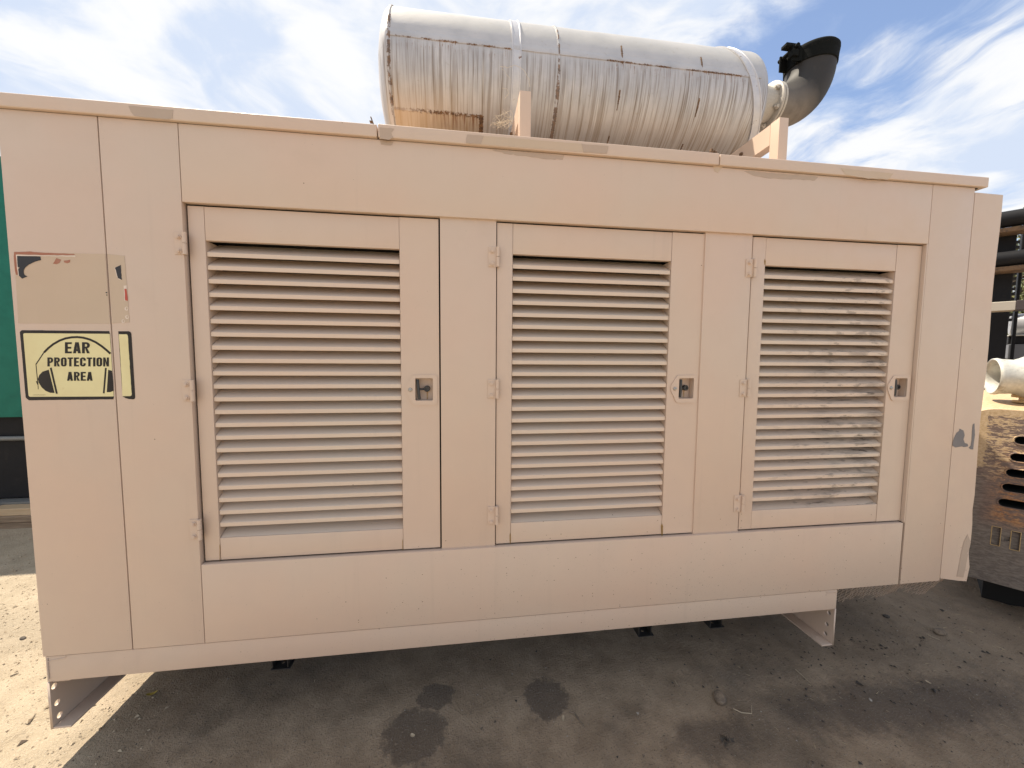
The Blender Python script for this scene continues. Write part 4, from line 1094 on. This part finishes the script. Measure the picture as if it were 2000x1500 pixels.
hb2(1970, 2300, 700.5, 900, 3.0, .4, M_BLKP, 'cabinet_base', MC, 1990)
EQ = tag(empty('dark_engine_block', tuple(hat(1935, 740, 1.7))), 'dark engine machinery between the generator end and silver pipe', 'machinery')
hb2(1890, 1962, 712, 766, 1.5, .3, M_BLKP, 'engine_block', EQ, 1935); hb2(1890, 1985, 766.5, 772, 1.45, .4, M_GREYP, 'engine_tray', EQ, 1935)
hb2(1890, 1962, 709, 711.5, 1.48, .05, M_STEEL, 'engine_rail', EQ, 1935); hb2(1890, 1960, 772.5, 900, 1.55, .3, M_BLKP, 'engine_base', EQ, 1935)
c = hat(1931, 733, 1.48); bm = bmesh.new(); cyl(bm, c, c+EN*.05, .035, n=18); cyl(bm, c-EU*.05-EN*.002, c+EU*.08-EN*.002, .008, n=10); link('engine_fitting', finish(bm, True), M_STEEL, EQ)

# ------------------------------------------------------------------ trees
def tree(x, y, h, rad, seed, lab):
    r = random.Random(seed); t = tag(empty('tree', (x, y, 0)), lab, 'tree', 'trees beyond the pipe rack')
    bm = bmesh.new(); tube(bm, [(x, y, -.1), (x+.1, y, h*.25), (x-.1, y+.1, h*.55), (x, y, h*.8)], [.22, .17, .11, .04], 10)
    for k in range(9):
        a = r.uniform(0, 6.28); z0 = h*r.uniform(.25, .6); L_ = rad*r.uniform(.6, .95)
        tube(bm, [(x, y, z0), (x+L_*.5*math.cos(a), y+L_*.5*math.sin(a), z0+L_*.4), (x+L_*math.cos(a), y+L_*math.sin(a), z0+L_*.65)], [.08, .05, .02], 6)
    link('trunk', finish(bm, True), M_BARK, t)
    rg = np.random.default_rng(seed); nc = 46
    cs = rg.normal(0, 1, (nc, 3)); cs /= np.linalg.norm(cs, axis=1)[:, None]; cs *= rg.uniform(.35, 1.0, (nc, 1))
    cen = np.array([x, y, h*.62]) + cs*np.array([rad, rad, h*.36]); per = 190
    sz_ = rg.uniform(.35, .8, nc)*rad*.33
    P_ = np.repeat(cen, per, 0) + rg.normal(0, 1, (nc*per, 3))*np.repeat(sz_, per)[:, None]*np.array([.62, .62, .5])
    n = len(P_); s = rg.uniform(.035, .075, n)
    A = rg.normal(0, 1, (n, 3)); A /= np.linalg.norm(A, axis=1)[:, None]; B = rg.normal(0, 1, (n, 3)); B -= A*(A*B).sum(1)[:, None]; B /= np.linalg.norm(B, axis=1)[:, None]
    q = np.stack([P_-A*s[:, None], P_+B*s[:, None]*.45, P_+A*s[:, None], P_-B*s[:, None]*.45], 1).reshape(-1, 3)
    me = bpy.data.meshes.new('crown'); me.from_pydata(q.tolist(), [], (np.arange(n*4).reshape(-1, 4)).tolist()); me.update()
    link('crown', me, M_LEAF, t)
for i, (px_, D_, topy) in enumerate(((1975, 9.0, 378), (2060, 10.5, 372), (1900, 11., 470), (2190, 9.5, 350))):
    q = at(px_, topy, D_); tree(q.x, q.y, q.z/.98, 2.4, 20+i, ['green leafy tree showing between the black pipes at right edge', 'green leafy tree beyond the right edge of the rack', 'green leafy tree hidden mostly behind generator end', 'broad green tree farthest right'][i])

# ------------------------------------------------------------------ things on the ground
def stone(cx, cy, rx, ry, rz, seed, m, name, sub_=3, flat=0.):
    r = np.random.default_rng(seed); bm = bmesh.new(); bmesh.ops.create_icosphere(bm, subdivisions=sub_, radius=1)
    dirs = r.normal(0, 1, (7, 3)); dirs /= np.linalg.norm(dirs, axis=1)[:, None]
    for v in bm.verts:
        d_ = v.co.normalized(); k = 1.
        for q in dirs: k = min(k, .86/max(.05, d_.dot(Vector(q)))) if d_.dot(Vector(q)) > .5 else k
        k += r.uniform(-.015, .015)
        v.co = Vector((d_.x*rx*k, d_.y*ry*k, d_.z*rz*k))
    rot = Matrix.Rotation(r.uniform(0, 6.28), 4, 'Z')
    z = gz(cx, cy)
    for v in bm.verts: v.co = rot @ v.co + Vector((cx, cy, z+rz*.45))
    return link(name, finish(bm, True, 50), m)
def gp(x, y): return gr(x, y, 0.)
q = gp(1406, 1366); tag(stone(q.x, q.y, .036, .026, .020, 4, M_STONE, 'stone'), 'largest grey-brown stone lying below the base rail, right of centre', 'stone')
q = gp(1836, 1238); tag(stone(q.x, q.y, .036, .026, .014, 7, M_STONE, 'stone'), 'flat dark stone right of the right skid channel', 'stone')
q = gp(1731, 1204); tag(stone(q.x, q.y, .018, .016, .008, 9, M_DRY, 'stone'), 'small black stone lying just right of the right skid channel', 'stone')
q = gp(1700, 1368); tag(stone(q.x, q.y, .009, .006, .004, 12, M_PGRIT, 'pebble', 2), 'tiny white pebble on the dark soil at lower right', 'pebble')
q = gp(45, 1247); tag(stone(q.x, q.y, .020, .012, .006, 13, M_DRY, 'stone', 2), 'small dark clod on the sunlit sand left of the generator', 'clod')
def leaf(x, y, L_, w, ang, m, name, lab, cat, curl=.012, seed=1):
    q = gp(x, y); z = gz(q.x, q.y); r = random.Random(seed); bm = bmesh.new(); rows = []
    for i in range(9):
        t = i/8*2-1; ww = w*(1-t*t)**.6*r.uniform(.85, 1.1)
        c = Vector((q.x+math.cos(ang)*L_/2*t, q.y+math.sin(ang)*L_/2*t, z+.004+curl*t*t)); n_ = Vector((-math.sin(ang), math.cos(ang), 0))
        rows.append([bm.verts.new(c-n_*ww/2+Vector((0, 0, .35*ww))), bm.verts.new(c), bm.verts.new(c+n_*ww/2+Vector((0, 0, .3*ww)))])
    for a, b in zip(rows, rows[1:]):
        for k in range(2): bm.faces.new((a[k], b[k], b[k+1], a[k+1]))
    g0 = bm.faces[:]; ex = bmesh.ops.extrude_face_region(bm, geom=g0)
    for v in [e for e in ex['geom'] if isinstance(e, bmesh.types.BMVert)]: v.co.z += .0008
    return tag(link(name, finish(bm, True, 60), m), lab, cat)
leaf(297, 1360, .042, .018, .4, M_YLEAF, 'dry_leaf', 'curled yellow leaf in the shade right of the left skid channel', 'leaf')
leaf(806, 1440, .022, .014, 2.6, M_PLEAF, 'dry_leaf', 'small tan leaf scrap on the larger oil stain', 'leaf', .006)
leaf(1100, 1404, .030, .012, 1.25, M_PLEAF, 'dry_leaf', 'pale brown seed leaf lying right of the round oil stain', 'leaf', .004)
leaf(612+2, 1334, .020, .006, 1.6, M_PLEAF, 'dry_leaf', 'thin leaf under the small left bracket', 'leaf', .004)
leaf(1813, 1330, .024, .010, 1.8, M_PLEAF, 'dry_leaf', 'pale leaf scrap among debris at lower right', 'leaf', .004)
def twig(pp, rad, m, lab, name='twig'):
    bm = bmesh.new(); P_ = [gp(x, y) for x, y in pp]; P_ = [Vector((p_.x, p_.y, gz(p_.x, p_.y)+rad+.0015)) for p_ in P_]
    tube(bm, P_, [rad]*(len(P_)-1)+[rad*.5], 6); return tag(link(name, finish(bm, True), m), lab, 'twig')
twig([(1112, 1390), (1122, 1393), (1130, 1405), (1141, 1420)], .0035, M_STONE, 'bent brown twig right of the pale seed leaf')
twig([(1432, 1386), (1448, 1394), (1468, 1396), (1468, 1380)], .0020, M_PLEAF, 'thin hooked straw twig below the largest stone')
twig([(1553, 1312), (1565, 1322), (1583, 1338)], .0014, M_PLEAF, 'fine straight straw stalk right of the largest stone')
twig([(20, 1321), (30, 1317), (37, 1314)], .0025, M_DRY, 'short dark twig on the sunlit sand, upper one')
twig([(56, 1412), (62, 1405), (69, 1395)], .0020, M_DRY, 'short dark twig on the sunlit sand, lower one')
twig([(1809, 1240), (1820, 1246), (1838, 1252)], .0018, M_PLEAF, 'pale curved stalk beside the flat dark stone')
twig([(1318, 1330), (1322, 1338), (1326, 1341)], .0014, M_PLEAF, 'tiny straw left of the largest stone')
# crumpled dark leaf heap
bm = bmesh.new(); r_ = random.Random(8); q = gp(1420, 1448)
for k in range(11):
    c = Vector((q.x+r_.uniform(-.022, .022), q.y+r_.uniform(-.016, .016), gz(q.x, q.y)+r_.uniform(.002, .016)))
    v = [bm.verts.new(c+Vector((r_.uniform(-.014, .014), r_.uniform(-.014, .014), r_.uniform(-.006, .006)))) for _ in range(4)]
    bm.faces.new(v[:3]); bm.faces.new((v[0], v[2], v[3]))
tag(link('crumpled_leaf', finish(bm), M_DRY), 'dark crumpled leaf on the soil at the bottom, below the largest stone', 'leaf')
# debris nobody could count
def scatter(name, n, m, lab, fx, size, seed, straw=False):
    rg = np.random.default_rng(seed); Vs, Fs = [], []
    base = np.array([[0, 0, 1], [.9, 0, .1], [-.4, .8, 0], [-.5, -.75, .05], [0, 0, -.6]]); fc = [(0, 1, 2), (0, 2, 3), (0, 3, 1), (4, 2, 1), (4, 3, 2), (4, 1, 3)]
    X_, Y_ = fx(rg, n); Z_ = gheight(X_, Y_)
    s = size*rg.lognormal(0, .45, n)
    for i in range(n):
        a = rg.uniform(0, 6.28); ca, sa = math.cos(a), math.sin(a)
        b = base*(1+rg.uniform(-.3, .3, base.shape))
        b = b*(np.array([4.5, .35, .35]) if straw else np.array([1.2, 1., .6]))*s[i]
        b = np.stack([b[:, 0]*ca-b[:, 1]*sa, b[:, 0]*sa+b[:, 1]*ca, b[:, 2]], 1) + np.array([X_[i], Y_[i], Z_[i]+s[i]*.25])
        o = len(Vs); Vs.extend(b.tolist()); Fs.extend([(o+p_, o+q_, o+r__) for p_, q_, r__ in fc])
    me = bpy.data.meshes.new(name); me.from_pydata(Vs, [], Fs); me.update()
    return tag(link(name, me, m), lab, None, None, 'stuff')
def fx_all(rg, n): return rg.uniform(-3.6, 4.2, n), -.5 + 2.2*rg.random(n)**1.5
def fx_left(rg, n): return rg.uniform(-4.2, -1.25, n), rg.uniform(-.3, 2.3, n)
def fx_right(rg, n): return np.clip(rg.normal(2.2, .65, n), 1., 4), np.clip(rg.normal(.08, .22, n), -.4, .9)
scatter('gravel', 5000, M_STONE, 'fine brown grit over the yard', fx_all, .0028, 1)
scatter('pale_gravel', 1500, M_PGRIT, 'scattered pale grit', fx_all, .0018, 2)
scatter('dark_gravel', 420, M_DGRIT, 'scattered dark crumbs of soil', fx_all, .0040, 3)
scatter('sand_gravel', 5200, mat('sand_grit', color=(.42, .34, .24), rough=.9), 'sandy grit on the sunlit ground', fx_left, .0042, 4)
scatter('debris', 420, M_DGRIT, 'dark bark and leaf debris', fx_right, .0042, 5)
scatter('straw_litter', 260, M_STRAW, 'broken straw stems', fx_right, .0024, 6, True)
scatter('straw_bits', 200, M_STRAW, 'tiny straw bits', fx_all, .0018, 7, True)
for o in bpy.data.objects:
    if o.type == 'EMPTY' and not o.children: print('childless', o.name)
